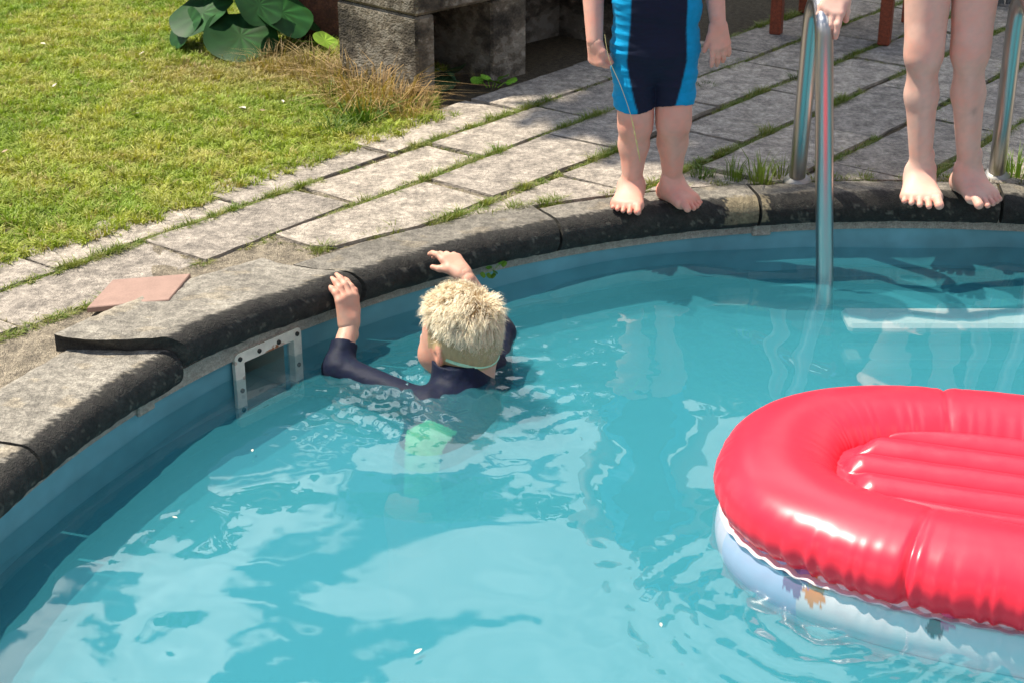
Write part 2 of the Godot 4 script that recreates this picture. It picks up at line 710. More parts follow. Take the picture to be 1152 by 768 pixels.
# ---------------------------------------------------------------- pool: coping, liner, trim, skimmer
func coping_profile(k: int, n: int, back: float) -> Vector2:   # (radius from the liner, y), round the section
	var q := float(k) / n
	if q < 0.30:
		return Vector2(lerpf(back, -0.02, q / 0.30), 0.0)
	if q < 0.72:
		var a := PI * (q - 0.30) / 0.42
		return Vector2(-0.02 - sin(a) * 0.046, -0.046 + cos(a) * 0.046)
	if q < 0.90:
		return Vector2(lerpf(-0.02, back, (q - 0.72) / 0.18), lerpf(-0.092, -0.06, (q - 0.72) / 0.18))
	return Vector2(back, lerpf(-0.06, 0.0, (q - 0.90) / 0.10))


func coping_stone(d0: float, d1: float, back: float, fine: float, lid := false, beside := false, tone := 1.0) -> MB:
	# d0 > d1: from the left end to the right one, degrees round the pool
	var b := MB.new()
	var n := 56 if fine < 0.01 else 16
	var m := maxi(2, int(deg_to_rad(d0 - d1) * PR / fine))
	for i in m + 1:
		for k in n:
			var s := coping_profile(k, n, back)
			var u := float(i) / m
			var d := lerpf(d0, d1, u)
			# the lid's ends are cut on a curve: the back reaches further left
			var inn := clampf((s.x + 0.066) / (back + 0.066), 0.0, 1.0)
			var hook := (1.0 - pow(1.0 - inn, 2.2)) * (2.9 if lid else 0.0)
			if lid:
				d += hook * lerpf(1.25, 0.95, u)
			if beside:
				var in2 := clampf((s.x + 0.066) / 0.266, 0.0, 1.0)
				d += (1.0 - pow(1.0 - in2, 2.2)) * 2.9 * 0.95 * (1.0 - u)
			var p := ring(d, PR + s.x, s.y)
			p += (p - Vector3(PC.x, p.y, PC.y)).normalized() * 0.004 * nz1.get_noise_2d(d * 0.6, 3.0)
			p.y += 0.0018 * nz1.get_noise_3d(p.x * 22, p.y * 22, p.z * 22) + 0.003 * nz1.get_noise_3d(p.x * 5, p.y * 5, p.z * 5)
			if lid:
				p.y += lerpf(0.034, 0.004, u)
			# worn pale concrete on top, black algae in grains over the nose
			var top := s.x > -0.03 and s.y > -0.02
			var g := nz2.get_noise_3d(p.x * 60, p.y * 60, p.z * 60) * 0.6 + nz1.get_noise_3d(p.x * 7, p.y * 7, p.z * 7) * 0.5 + nz2.get_noise_3d(p.x * 130, p.y * 130, p.z * 130) * 0.5
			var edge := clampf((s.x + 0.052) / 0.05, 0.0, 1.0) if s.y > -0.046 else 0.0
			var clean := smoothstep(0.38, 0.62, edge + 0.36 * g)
			var pale := Color(0.50, 0.475, 0.435) * tone * (1.0 + 0.35 * nz1.get_noise_2d(p.x * 6, p.z * 6 + 9))
			if nz1.get_noise_2d(p.x * 8 + 30, p.z * 8) > 0.34:
				pale = pale.lerp(Color(0.62, 0.55, 0.44) * tone, 0.6)
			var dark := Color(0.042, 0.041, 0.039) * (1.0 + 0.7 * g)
			if nz1.get_noise_3d(p.x * 30, p.y * 30, p.z * 30 + 7) > 0.40 and s.y < -0.02:
				dark = Color(0.15, 0.145, 0.13)
			if absf(d - 102.2) < 1.7 + g and s.y > -0.07:
				dark = Color(0.30, 0.26, 0.18)
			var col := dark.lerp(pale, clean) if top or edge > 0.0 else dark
			b.vert(p, Color(col.r * 1.5, col.g * 1.5, col.b * 1.5))
	for i in m:
		for k in n:
			var k2 := (k + 1) % n
			b.quad(i * n + k, i * n + k2, (i + 1) * n + k2, (i + 1) * n + k)
	for e in [0, m]:
		var c0 := Vector3.ZERO
		for k in n:
			c0 += b.v[e * n + k]
		var first := b.v.size()
		for k in n:
			b.vert(b.v[e * n + k], Color(0.09, 0.088, 0.08) * (1.0 + 0.8 * nz2.get_noise_3dv(b.v[e * n + k] * 60.0)))
		var cc := b.vert(c0 / n, Color(0.07, 0.07, 0.065))
		for k in n:
			var k2 := (k + 1) % n
			if e == 0:
				b.tri(cc, first + k2, first + k)
			else:
				b.tri(cc, first + k, first + k2)
	b.orient()
	b.smooth()
	return b


func pool() -> void:
	var cop := setting("pool_coping")
	var g := 0.13
	var joints := [[176.0, 163.9, 0.16, 0.8], [163.9, 150.35, 0.16, 0.84], [134.3, 117.5, 0.10, 0.58], [117.5, 101.2, 0.065, 0.62], [101.2, 82.6, 0.05, 0.5], [82.6, 66.0, 0.05, 0.55], [66.0, 50.0, 0.05, 0.7]]
	for j in joints:
		obj("coping_stone", coping_stone(j[0] - g, j[1] + g, j[2], 0.0055, false, j[0] == 134.3, j[3]).mesh(M.coping), cop)
	var lid := obj("coping_stone", coping_stone(149.9, 134.55, 0.185, 0.0055, true, false, 0.80).mesh(M.coping), cop)
	lid.set_meta("label", "loose coping stone lifted over the skimmer")
	var d := 50.0
	while d > -184.0:
		obj("coping_stone", coping_stone(d - g, maxf(d - 16.7, -184.0) + g, 0.14, 0.05).mesh(M.coping), cop)
		d -= 16.7

	# liner: wall (with the skimmer's mouth left open) and floor
	var liner := setting("pool_liner")
	var b := MB.new()
	var ys := [-0.07, -0.130, -0.266, -0.5, -0.8, -1.2]
	var m := 720
	for k in m + 1:
		for y in ys:
			b.vert(ring(360.0 * k / m, PR, y))
	for k in m:
		var deg := 360.0 * (k + 0.5) / m
		for i in ys.size() - 1:
			if i == 1 and deg > 139.75 and deg < 143.75:
				continue
			var q := k * ys.size() + i
			b.quad(q, q + 1, q + ys.size() + 1, q + ys.size())
	b.smooth()
	obj("pool_wall", b.mesh(M.liner), liner)
	var fl := MB.new()
	var c0 := fl.vert(Vector3(PC.x, -1.2, PC.y))
	for k in 120:
		fl.vert(ring(3.0 * k, PR, -1.2))
	for k in 120:
		fl.tri(c0, 1 + k, 1 + (k + 1) % 120)
	fl.orient(Vector3.UP)
	obj("pool_floor", fl.mesh(M.liner), liner)
	# pale trim strip under the coping, with joint clips
	var st := MB.new()
	var sec := [Vector2(0.0, -0.075), Vector2(-0.012, -0.078), Vector2(-0.014, -0.118), Vector2(0.0, -0.121)]
	for k in 361:
		for s in sec:
			st.vert(ring(k, PR + s.x, s.y))
	for k in 360:
		for i in 3:
			st.quad(k * 4 + i, k * 4 + i + 1, k * 4 + i + 5, k * 4 + i + 4)
	obj("trim_strip", st.mesh(M.trim), liner)
	for deg in [152.6, 100.6, 60.0]:
		var cb := MB.new()
		var p := ring(deg, PR - 0.016, -0.1)
		cb.box(Transform3D(Basis(Vector3.UP, deg_to_rad(deg)), p), Vector3(0.012, 0.05, 0.055), 0.003)
		obj("trim_clip", cb.mesh(M.trim), liner)

	# skimmer: white flange with screws, box behind it
	var sk := thing("pool_skimmer", "white rectangular skimmer frame with dark screws on the pool wall", "skimmer", ring(141.75, PR - 0.014, -0.198))
	var bs := Basis(Vector3.UP, deg_to_rad(141.75))       # local x points away from the pool, z along the wall
	sk.basis = bs
	var wz := 0.107
	var hy := 0.095
	var fr := MB.new()
	var outer := PackedVector2Array()
	var inner := PackedVector2Array()
	for q in 4:
		var sx := 1.0 if q == 0 or q == 3 else -1.0
		var sy := 1.0 if q < 2 else -1.0
		for a in 7:
			var an := PI * 0.5 * q + PI * 0.5 * a / 6.0
			outer.append(Vector2(sx * (wz - 0.014) + cos(an) * 0.014, sy * (hy - 0.014) + sin(an) * 0.014))
			inner.append(Vector2(sx * (wz - 0.030) + cos(an) * 0.003, sy * (hy - 0.030) + sin(an) * 0.003))
	var kk := outer.size()
	for lay in [[outer, 0.004], [outer, -0.006], [inner, -0.008], [inner, 0.012]]:
		for p in lay[0]:
			fr.vert(Vector3(lay[1], p.y, p.x))
	for l in 3:
		for k in kk:
			var k2 := (k + 1) % kk
			fr.quad(l * kk + k, l * kk + k2, (l + 1) * kk + k2, (l + 1) * kk + k)
	obj("frame", fr.mesh(M.plate), sk)
	var bx := MB.new()
	var e := Vector3(0.0, hy - 0.03, wz - 0.03)
	var cs := []
	for xx in [0.011, 0.20]:
		for s in [Vector2(1, 1), Vector2(1, -1), Vector2(-1, -1), Vector2(-1, 1)]:
			cs.append(bx.vert(Vector3(xx, s.x * e.y, s.y * e.z)))
	for k in 4:
		bx.quad(cs[k], cs[(k + 1) % 4], cs[4 + (k + 1) % 4], cs[4 + k])
	bx.quad(cs[4], cs[5], cs[6], cs[7])
	obj("housing", bx.mesh(M.plate_in), sk)
	var fb := MB.new()
	fb.box(Transform3D(Basis(Vector3.UP, 0.5), Vector3(0.12, -0.005, -0.03)), Vector3(0.006, 0.12, 0.07), 0.002)
	obj("flap", fb.mesh(M.plate), sk)
	for p in [[-1, 1], [-0.34, 1], [0.34, 1], [1, 1], [-1, 0.0], [1, 0.0], [-1, -0.62], [1, -0.62]]:
		var sb := MB.new()
		var at := Vector3(-0.008, p[1] * (hy - 0.015), p[0] * (wz - 0.015))
		sb.tube([at + Vector3(0.004, 0, 0), at + Vector3(-0.002, 0, 0), at + Vector3(-0.0035, 0, 0)], [0.0058, 0.0058, 0.0035], 10)
		sb.orient()
		obj("screw", sb.mesh(M.screw), sk)


# ---------------------------------------------------------------- water
func water() -> void:
	var g := RandomNumberGenerator.new()
	g.seed = 41
	var wv := []
	for k in 16:
		var lam := 0.17 * pow(1.20, k)
		var an := g.randf_range(-0.9, 0.9) + (0.4 if k % 2 else 2.2)
		var kk := TAU / lam
		wv.append([cos(an) * kk, sin(an) * kk, g.randf() * TAU, (0.0135 + 0.006 * g.randf()) / kk * (1.0 if k > 5 else 0.5 + 0.06 * k)])
	var st := 0.0115
	var n := int(2.0 * PR / st) + 2
	var x0 := PC.x - PR
	var z0 := PC.y - PR
	var hs := PackedFloat32Array()
	hs.resize(n * n)
	var boy := Vector2(-0.13, -3.36)
	var elbow := Vector2(-0.38, -3.42)
	var raft := Vector2(0.55, -2.35)
	for j in n:
		for i in n:
			var x := x0 + i * st
			var z := z0 + j * st
			if Vector2(x - PC.x, z - PC.y).length() > PR + 0.03:
				continue
			var wx := x + 0.09 * nz2.get_noise_2d(x * 1.7, z * 1.7)
			var wz := z + 0.09 * nz2.get_noise_2d(x * 1.7 + 50, z * 1.7)
			var h := 0.0
			for w in wv:
				h += w[3] * sin(w[0] * wx + w[1] * wz + w[2])
			var p := Vector2(x, z)
			var d := p.distance_to(boy)
			var near := exp(-d * d / 0.10)
			h += near * (0.0012 * sin(d * 75.0 + 5.0 * nz1.get_noise_2d(x * 4, z * 4)) + 0.006 * nz1.get_noise_2d(x * 6, z * 9) + 0.0035 * nz1.get_noise_2d(x * 17, z * 17))
			var d2 := p.distance_to(elbow)
			h += exp(-d2 * d2 / 0.02) * 0.010 * nz1.get_noise_2d(x * 16 + 9, z * 16)
			var ch := exp(-p.distance_squared_to(Vector2(-0.24, -3.26)) / 0.028)
			h += ch * 0.011 * nz1.get_noise_2d(x * 22, z * 22 + 5)
			var d3 := p.distance_to(raft)
			h += exp(-d3 * d3 / 0.09) * 0.0016 * sin(d3 * 95.0 + 3.0 * nz1.get_noise_2d(x * 3, z * 3)) + exp(-d3 * d3 / 0.12) * 0.003 * nz1.get_noise_2d(x * 9 + 3, z * 9)
			h += 0.0010 * nz1.get_noise_2d(x * 7 + 90, z * 7) * (0.4 + nz2.get_noise_2d(x * 0.9, z * 0.9 + 20))
			hs[j * n + i] = h
	var b := MB.new()
	var id := PackedInt32Array()
	id.resize(n * n)
	id.fill(-1)
	for j in range(1, n - 1):
		for i in range(1, n - 1):
			var q := Vector2(x0 + i * st - PC.x, z0 + j * st - PC.y)
			if q.length() > PR + 0.016:
				continue
			if q.length() > PR - 0.002:
				q = q.normalized() * (PR - 0.002)
			var at := j * n + i
			id[at] = b.vert(Vector3(PC.x + q.x, WATER + hs[at], PC.y + q.y))
			b.n.append(Vector3(hs[at - 1] - hs[at + 1], 2.0 * st, hs[at - n] - hs[at + n]).normalized())
	for j in range(1, n - 2):
		for i in range(1, n - 2):
			var a := id[j * n + i]
			var c := id[j * n + i + 1]
			var d := id[(j + 1) * n + i + 1]
			var e := id[(j + 1) * n + i]
			if a < 0 or c < 0 or d < 0 or e < 0:
				continue
			b.tri(a, c, d)
			b.tri(a, d, e)
	var wt := obj("water", b.mesh(M.water))
	struct(wt)
	# the water is cloudy: what lies deeper is veiled more
	for y in [-0.240, -0.268, -0.305, -0.35, -0.42, -0.54]:
		var mb := MB.new()
		var c0 := mb.vert(Vector3(PC.x, y, PC.y))
		for k in 180:
			mb.vert(ring(2.0 * k, PR - 0.001, y))
		for k in 180:
			mb.tri(c0, 1 + k, 1 + (k + 1) % 180)
		mb.orient(Vector3.UP)
		obj("cloudy_layer", mb.mesh(M.murk), wt)


# ---------------------------------------------------------------- bench and patio
func bench_and_patio() -> void:
	# concrete bench: thick legs and a heavy top, panels added behind to darken the bays; u runs along its front
	var u := Vector3(0.695, 0, -0.719)
	var w := Vector3(-0.719, 0, -0.695)
	var be := thing("concrete_bench", "stained grey concrete bench with open bays beside the lawn", "bench", Vector3(-0.312, 0, -5.17))
	be.basis = Basis(u, Vector3.UP, -w)      # local x along the front, local -z backwards
	var put := func(called: String, a: Vector3, c: Vector3, ch: float):
		var b := MB.new()
		b.box(Transform3D(Basis.IDENTITY, (a + c) * 0.5), c - a, ch)
		obj(called, b.mesh(M.concrete), be)
	put.call("leg", Vector3(0, -0.05, -0.40), Vector3(0.085, 0.272, 0), 0.008)
	put.call("leg", Vector3(0.36, -0.05, -0.40), Vector3(0.535, 0.272, -0.01), 0.008)
	put.call("leg", Vector3(1.05, -0.05, -0.40), Vector3(1.20, 0.272, -0.01), 0.008)
	put.call("top_slab", Vector3(-0.004, 0.275, -0.43), Vector3(1.23, 0.42, 0.004), 0.01)
	put.call("added_bay_back", Vector3(0.088, -0.05, -0.36), Vector3(0.357, 0.27, -0.32), 0.004)
	put.call("added_bay_back", Vector3(0.538, -0.05, -0.36), Vector3(1.047, 0.27, -0.32), 0.004)

	# rust-brown planter beside it
	var pl := thing("planter_box", "rust brown metal planter box between the bench and the big leaves", "planter", Vector3(-0.712, -0.02, -6.13))
	for p in [[Vector3(0, 0.22, 0.09), Vector3(0.215, 0.44, 0.012)], [Vector3(0, 0.22, -0.09), Vector3(0.215, 0.44, 0.012)], [Vector3(0.1, 0.22, 0), Vector3(0.012, 0.44, 0.166)], [Vector3(-0.1, 0.22, 0), Vector3(0.012, 0.44, 0.166)]]:
		var b := MB.new()
		b.box(Transform3D(Basis.IDENTITY, p[0]), p[1], 0.002)
		obj("side_panel", b.mesh(M.rust), pl)
	for p in [[Vector3(0, 0.445, 0.09), Vector3(0.24, 0.012, 0.035)], [Vector3(0, 0.445, -0.09), Vector3(0.24, 0.012, 0.035)], [Vector3(0.1, 0.445, 0), Vector3(0.035, 0.012, 0.143)], [Vector3(-0.1, 0.445, 0), Vector3(0.035, 0.012, 0.143)]]:
		var b := MB.new()
		b.box(Transform3D(Basis.IDENTITY, p[0]), p[1], 0.002)
		obj("rim", b.mesh(M.rust), pl)
	var sb := MB.new()
	sb.box(Transform3D(Basis.IDENTITY, Vector3(0, 0.40, 0)), Vector3(0.185, 0.02, 0.165), 0.004)
	obj("soil", sb.mesh(M.soil), pl)

	# red wooden garden chair, only its front legs come into view
	var f0 := Vector3(1.018, 0, -6.117)
	var f1 := Vector3(1.398, 0, -5.943)
	var cx := (f1 - f0).normalized()
	var cz := cx.cross(Vector3.UP)
	var ch := thing("garden_chair", "red wooden garden chair on the shaded paving", "chair", f0)
	ch.basis = Basis(cx, Vector3.UP, cz)
	var wd := f0.distance_to(f1)
	var leg := func(x: float, z: float, hh: float):
		var b := MB.new()
		b.box(Transform3D(Basis.IDENTITY, Vector3(x, hh * 0.5, z)), Vector3(0.044, hh, 0.044), 0.004)
		obj("leg", b.mesh(M.redwood), ch)
	leg.call(0.0, 0.0, 0.41)
	leg.call(wd, 0.0, 0.41)
	leg.call(0.0, -0.42, 0.9)
	leg.call(wd, -0.42, 0.9)
	for k in 6:
		var b := MB.new()
		b.box(Transform3D(Basis.IDENTITY, Vector3(wd * 0.5, 0.422, 0.01 - 0.082 * k)), Vector3(wd + 0.05, 0.022, 0.07), 0.004)
		obj("seat_slat", b.mesh(M.redwood), ch)
	for k in 3:
		var b := MB.new()
		b.box(Transform3D(Basis.IDENTITY, Vector3(wd * 0.5, 0.58 + 0.12 * k, -0.392)), Vector3(wd + 0.04, 0.07, 0.018), 0.004)
		obj("back_slat", b.mesh(M.redwood), ch)
	# grey boards behind the patio
	var sc := thing("plank_screen", "grey upright plank screen at the back of the patio", "screen", Vector3(2.0, -0.02, -6.66))
	for k in 9:
		var b := MB.new()
		b.box(Transform3D(Basis(Vector3.UP, rng.randf_range(-0.02, 0.02)), Vector3(0.105 * k, 0.5, 0.01 * (k % 2))), Vector3(0.098, 1.0 + rng.randf_range(-0.01, 0.01), 0.02), 0.003)
		obj("plank", b.mesh(M.board), sc)
	for y in [0.25, 0.8]:
		var b := MB.new()
		b.box(Transform3D(Basis.IDENTITY, Vector3(0.42, y, -0.026)), Vector3(0.95, 0.07, 0.028), 0.003)
		obj("rail", b.mesh(M.board), sc)


# ---------------------------------------------------------------- lawn, weeds, trees
func clump(blades: int, hgt: float, spread: float, wid: float, bend: float, sd: int) -> ArrayMesh:
	var g := RandomNumberGenerator.new()
	g.seed = sd
	var b := MB.new()
	for k in blades:
		var a := g.randf() * TAU
		var root := Vector3(cos(a), 0, sin(a)) * spread * sqrt(g.randf())
		var dir := Vector3(cos(a + g.randf_range(-0.9, 0.9)), 0, sin(a + g.randf_range(-0.9, 0.9)))
		var hh := hgt * g.randf_range(0.55, 1.1)
		var bb := bend * g.randf_range(0.2, 1.0)
		var side := Vector3(-dir.z, 0, dir.x).rotated(Vector3.UP, g.randf_range(-1, 1)) * wid * 0.5
		var tone := g.randf_range(0.75, 1.2)
		var c := Color(tone, tone, tone * g.randf_range(0.8, 1.1))
		var p1 := root + Vector3.UP * hh * 0.55 + dir * hh * bb * 0.25
		var p2 := root + Vector3.UP * hh * (1.0 - 0.35 * bb) + dir * hh * bb * 0.9
		var i0 := b.vert(root - side, c)
		b.vert(root + side, c)
		b.vert(p1 - side * 0.8, c)
		b.vert(p1 + side * 0.8, c)
		b.vert(p2, c)
		b.quad(i0, i0 + 1, i0 + 3, i0 + 2)
		b.tri(i0 + 2, i0 + 3, i0 + 4)
	return b.mesh(M.grass)


func put_at(x: float, y: float, z: float, s: float, sy := 1.0) -> Transform3D:
	var bs := Basis(Vector3.UP, rng.randf() * TAU)
	return Transform3D(Basis(bs.x * s, bs.y * s * sy, bs.z * s), Vector3(x, y, z))


func greenery() -> void:
	var clumps := []
	for k in 3:
		clumps.append(clump(15, 0.036, 0.013, 0.0034, 1.1, 100 + k))
	var xs := [[], [], []]
	var cs := [[], [], []]
	var count := 0
	while count < 44000:
		var x := rng.randf_range(-2.75, 0.1)
		var z := rng.randf_range(-7.4, -2.9)
		var o := Vector2(x, z).dot(ACR)
		var t := Vector2(x, z).dot(ROW)
		count += 1
		var lim := -3.235 + 0.035 * nz1.get_noise_1d(t * 4.0) + 0.02 * nz1.get_noise_1d(t * 15.0)
		if t > 3.3:
			lim -= (t - 3.3) * 0.07
		if o > lim or x > -0.25 and z < -5.0 or x < -2.45 and z > -5.5:
			continue
		if x > -0.72 and z < -5.3 and (x + 0.312) * 0.719 - (z + 5.17) * -0.695 > -0.02 and (x + 0.312) * 0.695 - (z + 5.17) * 0.719 > 0.0:
			continue
		var a := nz1.get_noise_2d(x * 1.6, z * 1.6)
		var b := nz1.get_noise_2d(x * 6 + 20, z * 6)
		var c := Color(0.36, 0.44, 0.056)
		c = c.lerp(Color(0.22, 0.345, 0.036), clampf(0.15 - a * 0.9 - b * 0.7, 0, 0.9))
		c = c.lerp(Color(0.58, 0.51, 0.16), clampf(a * 0.55 + b * 0.75 + 0.12, 0, 0.75))
		var dry := exp(-Vector2(x + 0.75, z + 5.55).length_squared() / 0.06) * 0.9 + exp(-Vector2(x + 1.15, z + 5.5).length_squared() / 0.03) * 0.5
		var margin := clampf(1.0 - (lim - o) / 0.05, 0, 1)
		c = c.lerp(Color(0.46, 0.33, 0.16), clampf(dry + margin * 0.35 * rng.randf() + (0.6 if rng.randf() < 0.11 else 0.0), 0, 0.9))
		c *= rng.randf_range(0.8, 1.2)
		var k := rng.randi_range(0, 2)
		xs[k].append(put_at(x, -0.013, z, rng.randf_range(0.75, 1.25), rng.randf_range(0.5, 1.25) * (1.0 + 0.5 * maxf(0.0, b))))
		cs[k].append(c)
	for k in 3:
		var lw := multi("grass", clumps[k], xs[k], cs[k])
		lw.set_meta("kind", "stuff")
		tag(lw, "short mown green and yellowing lawn grass beside the paving", "grass")

	# grass in the paving joints
	var jx := [[], []]
	var jc := [[], []]
	var tuft := [clump(13, 0.028, 0.012, 0.0030, 1.3, 200), clump(13, 0.050, 0.010, 0.0032, 1.1, 201)]
	for o in [-3.122, -2.889, -2.62, -2.36, -2.075, -1.785, -1.495]:
		var t := 1.7
		while t < 6.8:
			t += rng.randf_range(0.0008, 0.0036)
			var f := nz1.get_noise_2d(t * 2.4, o * 9.0) + 0.45 * nz1.get_noise_2d(t * 9, o * 5)
			if f < rng.randf_range(-0.42, 0.30) + 0.15 * nz2.get_noise_2d(o * 3.0, 7.0):
				continue
			var p := rc(t, o + rng.randf_range(-0.008, 0.008))
			if p.distance_to(PC) < PR + 0.12 or p.y < -7.2 or p.x < -2.0:
				continue
			var k := 1 if f > 0.30 and rng.randf() < 0.45 else 0
			jx[k].append(put_at(p.x, -0.014, p.y, rng.randf_range(0.5, 1.0)))
			jc[k].append(Color(0.15, 0.23, 0.025).lerp(Color(0.42, 0.36, 0.16), clampf(rng.randf() * 0.9 - 0.15, 0, 1)))
	# cross joints
	for r in [[-3.0, 2.417, 0.538], [-2.75, 2.63, 0.587], [-2.48, 2.92, 0.59], [-2.21, 3.22, 0.59], [-1.93, 3.5, 0.6], [-1.64, 3.7, 0.6]]:
		for k in range(-1, 8):
			for q in 34:
				var p := rc(r[1] + r[2] * k + rng.randf_range(-0.006, 0.006), r[0] + rng.randf_range(-0.12, 0.12))
				if p.distance_to(PC) < PR + 0.12 or rng.randf() < 0.35:
					continue
				jx[0].append(put_at(p.x, -0.014, p.y, rng.randf_range(0.35, 0.8)))
				jc[0].append(Color(0.12, 0.16, 0.03).lerp(Color(0.36, 0.30, 0.15), rng.randf()))
	# along the back of the coping
	for q in 900:
		var deg := rng.randf_range(70.0, 136.0)
		var f := nz1.get_noise_1d(deg * 0.35)
		if f < rng.randf_range(-0.15, 0.4):
			continue
		var p := ring(deg, PR + lerpf(0.06, 0.115, clampf((deg - 101.0) / 30.0, 0, 1)) + rng.randf_range(0.0, 0.04))
		jx[1].append(put_at(p.x, -0.02, p.z, rng.randf_range(0.5, 1.0)))
		jc[1].append(Color(0.13, 0.20, 0.025).lerp(Color(0.36, 0.32, 0.14), rng.randf() * 0.7))
	for k in 2:
		var jw := multi("weeds", tuft[k], jx[k], jc[k])
		jw.set_meta("kind", "stuff")
		tag(jw, ["short weeds and moss growing in the paving joints", "longer weeds sprouting from the paving joints"][k], "weeds")

	# taller tufts that stand as plants of their own
	var tall := clump(46, 0.115, 0.03, 0.0042, 0.9, 300)
	var lush := clump(110, 0.085, 0.06, 0.005, 1.2, 301)
	var straw := clump(150, 0.13, 0.075, 0.003, 1.6, 302)
	var spots := [
		["grass_tuft", tall, Vector3(0.70, -0.01, -4.31), 1.0, Color(0.20, 0.27, 0.05), "tall yellow green grass tuft left of the ladder post"],
		["grass_tuft", tall, Vector3(0.63, -0.01, -4.33), 0.75, Color(0.16, 0.24, 0.035), "yellow green grass tuft between the boy and the ladder"],
		["grass_tuft", lush, Vector3(0.545, -0.01, -4.36), 0.55, Color(0.09, 0.16, 0.02), "low leafy green tuft beside the standing boy's foot"],
		["grass_tuft", tall, Vector3(0.765, -0.01, -4.345), 0.7, Color(0.22, 0.26, 0.06), "short pale grass tuft touching the foot of the ladder post"],
		["grass_tuft", tall, Vector3(1.43, -0.01, -4.36), 0.95, Color(0.20, 0.32, 0.04), "bright green grass tuft at the foot of the second ladder post"],
		["grass_tuft", tall, Vector3(1.52, -0.01, -4.33), 0.8, Color(0.14, 0.22, 0.03), "green grass tuft past the second ladder post"],
		["grass_tuft", lush, Vector3(1.19, -0.01, -4.36), 0.5, Color(0.12, 0.19, 0.02), "low green tuft between the bare legs of the tall child"],
		["grass_tuft", lush, Vector3(-0.47, -0.02, -4.93), 1.25, Color(0.10, 0.19, 0.02), "lush green grass tuft at the lawn corner by the bench"],
		["grass_tuft", lush, Vector3(-0.55, -0.02, -4.80), 1.0, Color(0.13, 0.21, 0.025), "green grass tuft spilling from the lawn over the paving"],
		["dry_grass", straw, Vector3(-0.44, -0.02, -5.13), 1.5, Color(0.42, 0.27, 0.12), "long straw brown grass leaning on the bench leg"],
		["dry_grass", straw, Vector3(-0.56, -0.02, -5.28), 1.4, Color(0.38, 0.26, 0.12), "long straw brown grass along the side of the bench"],
		["dry_grass", straw, Vector3(-0.70, -0.02, -5.50), 1.2, Color(0.33, 0.24, 0.10), "long straw brown grass below the planter box"],
		["dry_grass", straw, Vector3(-0.36, -0.02, -5.06), 1.0, Color(0.44, 0.29, 0.13), "straw brown grass at the front corner of the bench"],
		["dry_grass", straw, Vector3(-0.33, -0.02, -4.98), 0.85, Color(0.46, 0.31, 0.14), "straw brown grass spilling over the slab before the bench"],
		["dry_grass", straw, Vector3(-0.85, -0.02, -5.60), 1.0, Color(0.36, 0.25, 0.11), "straw brown grass under the big round leaves"],
		["dry_grass", straw, Vector3(-0.50, -0.02, -5.05), 1.2, Color(0.44, 0.33, 0.14), "long pale straw grass between the lush tuft and the bench"],
		["grass_tuft", tall, Vector3(-0.60, -0.02, -5.20), 1.0, Color(0.17, 0.22, 0.05), "tall green grass among straw by the bench"],
		["grass_tuft", tall, Vector3(-0.12, -0.02, -5.42), 0.6, Color(0.16, 0.14, 0.06), "thin grass growing inside the bench bay"],
		["grass_tuft", lush, Vector3(1.0, -0.02, -5.45), 0.6, Color(0.10, 0.15, 0.02), "low green tuft in a joint near the chair"],
		["grass_tuft", lush, Vector3(0.66, -0.02, -5.35), 0.5, Color(0.09, 0.14, 0.02), "low green tuft in a shaded paving joint"]]
	for s in spots:
		var o := obj(s[0], s[1], null, s[2])
		o.scale = Vector3.ONE * s[3]
		o.rotation.y = rng.randf() * TAU
		var m: StandardMaterial3D = M.grass.duplicate()
		m.albedo_color = s[4].linear_to_srgb()
		o.material_override = m
		tag(o, s[5], "grass")

	# big round-leaved plant
	var bp := thing("elephant_ear_plant", "dark green plant with big round glossy leaves at the lawn edge", "plant", Vector3(-0.99, -0.02, -6.0))
	var spec := [
		[Vector3(0.00, 0.09, 0.22), 0.135, 0.2, 0.75], [Vector3(-0.22, 0.15, 0.10), 0.13, -0.7, 0.7], [Vector3(0.20, 0.16, 0.14), 0.12, 0.9, 0.9],
		[Vector3(-0.05, 0.27, 0.05), 0.125, -0.2, 0.35], [Vector3(0.13, 0.28, -0.04), 0.11, 0.5, 0.3], [Vector3(-0.26, 0.27, -0.06), 0.12, -1.0, 0.4],
		[Vector3(0.02, 0.33, -0.15), 0.12, 2.6, 0.35], [Vector3(0.26, 0.12, 0.0), 0.10, 1.4, 0.9], [Vector3(-0.30, 0.10, 0.12), 0.09, -1.0, 1.2], [Vector3(0.1, 0.2, 0.2), 0.09, 0.5, 1.1]]
	for s in spec:
		big_leaf(bp, s[0] * Vector3(0.72, 1.0, 1.0), s[1], s[2], s[3] * 0.8, Color(0.014, 0.052, 0.013) * rng.randf_range(0.8, 1.3))
	big_leaf(bp, Vector3(0.30, 0.06, 0.16), 0.05, 1.0, 0.6, Color(0.16, 0.26, 0.03))
	# a seedling and a broad leaf inside the bench bay
	var sd := thing("seedling", "small bright green seedling in the bench bay", "plant", Vector3(-0.07, -0.01, -5.36))
	for k in 5:
		big_leaf(sd, Vector3(-0.05 + 0.03 * k, 0.025 + 0.012 * (k % 2), 0.01 * (k % 3)), 0.022, k * 1.3, 0.5, Color(0.16, 0.34, 0.03))
	var sl := thing("dock_plant", "dark broad leaf low in the bench bay", "plant", Vector3(-0.24, -0.01, -5.33))
	for k in 3:
		big_leaf(sl, Vector3(0.02 * k, 0.03 + 0.01 * k, -0.03 * k), 0.05, k * 2.0, 0.6, Color(0.03, 0.07, 0.03))

	# the tree whose shade lies on the patio, and the garden hedge behind
	tree("shade_tree", "tall slender tree whose high crown shades the patio", Vector3(-4.4, 0, -8.2), Vector3(-1.72, 6.0, -6.95), Vector3(1.85, 0.8, 2.1), 24000, 1.7)
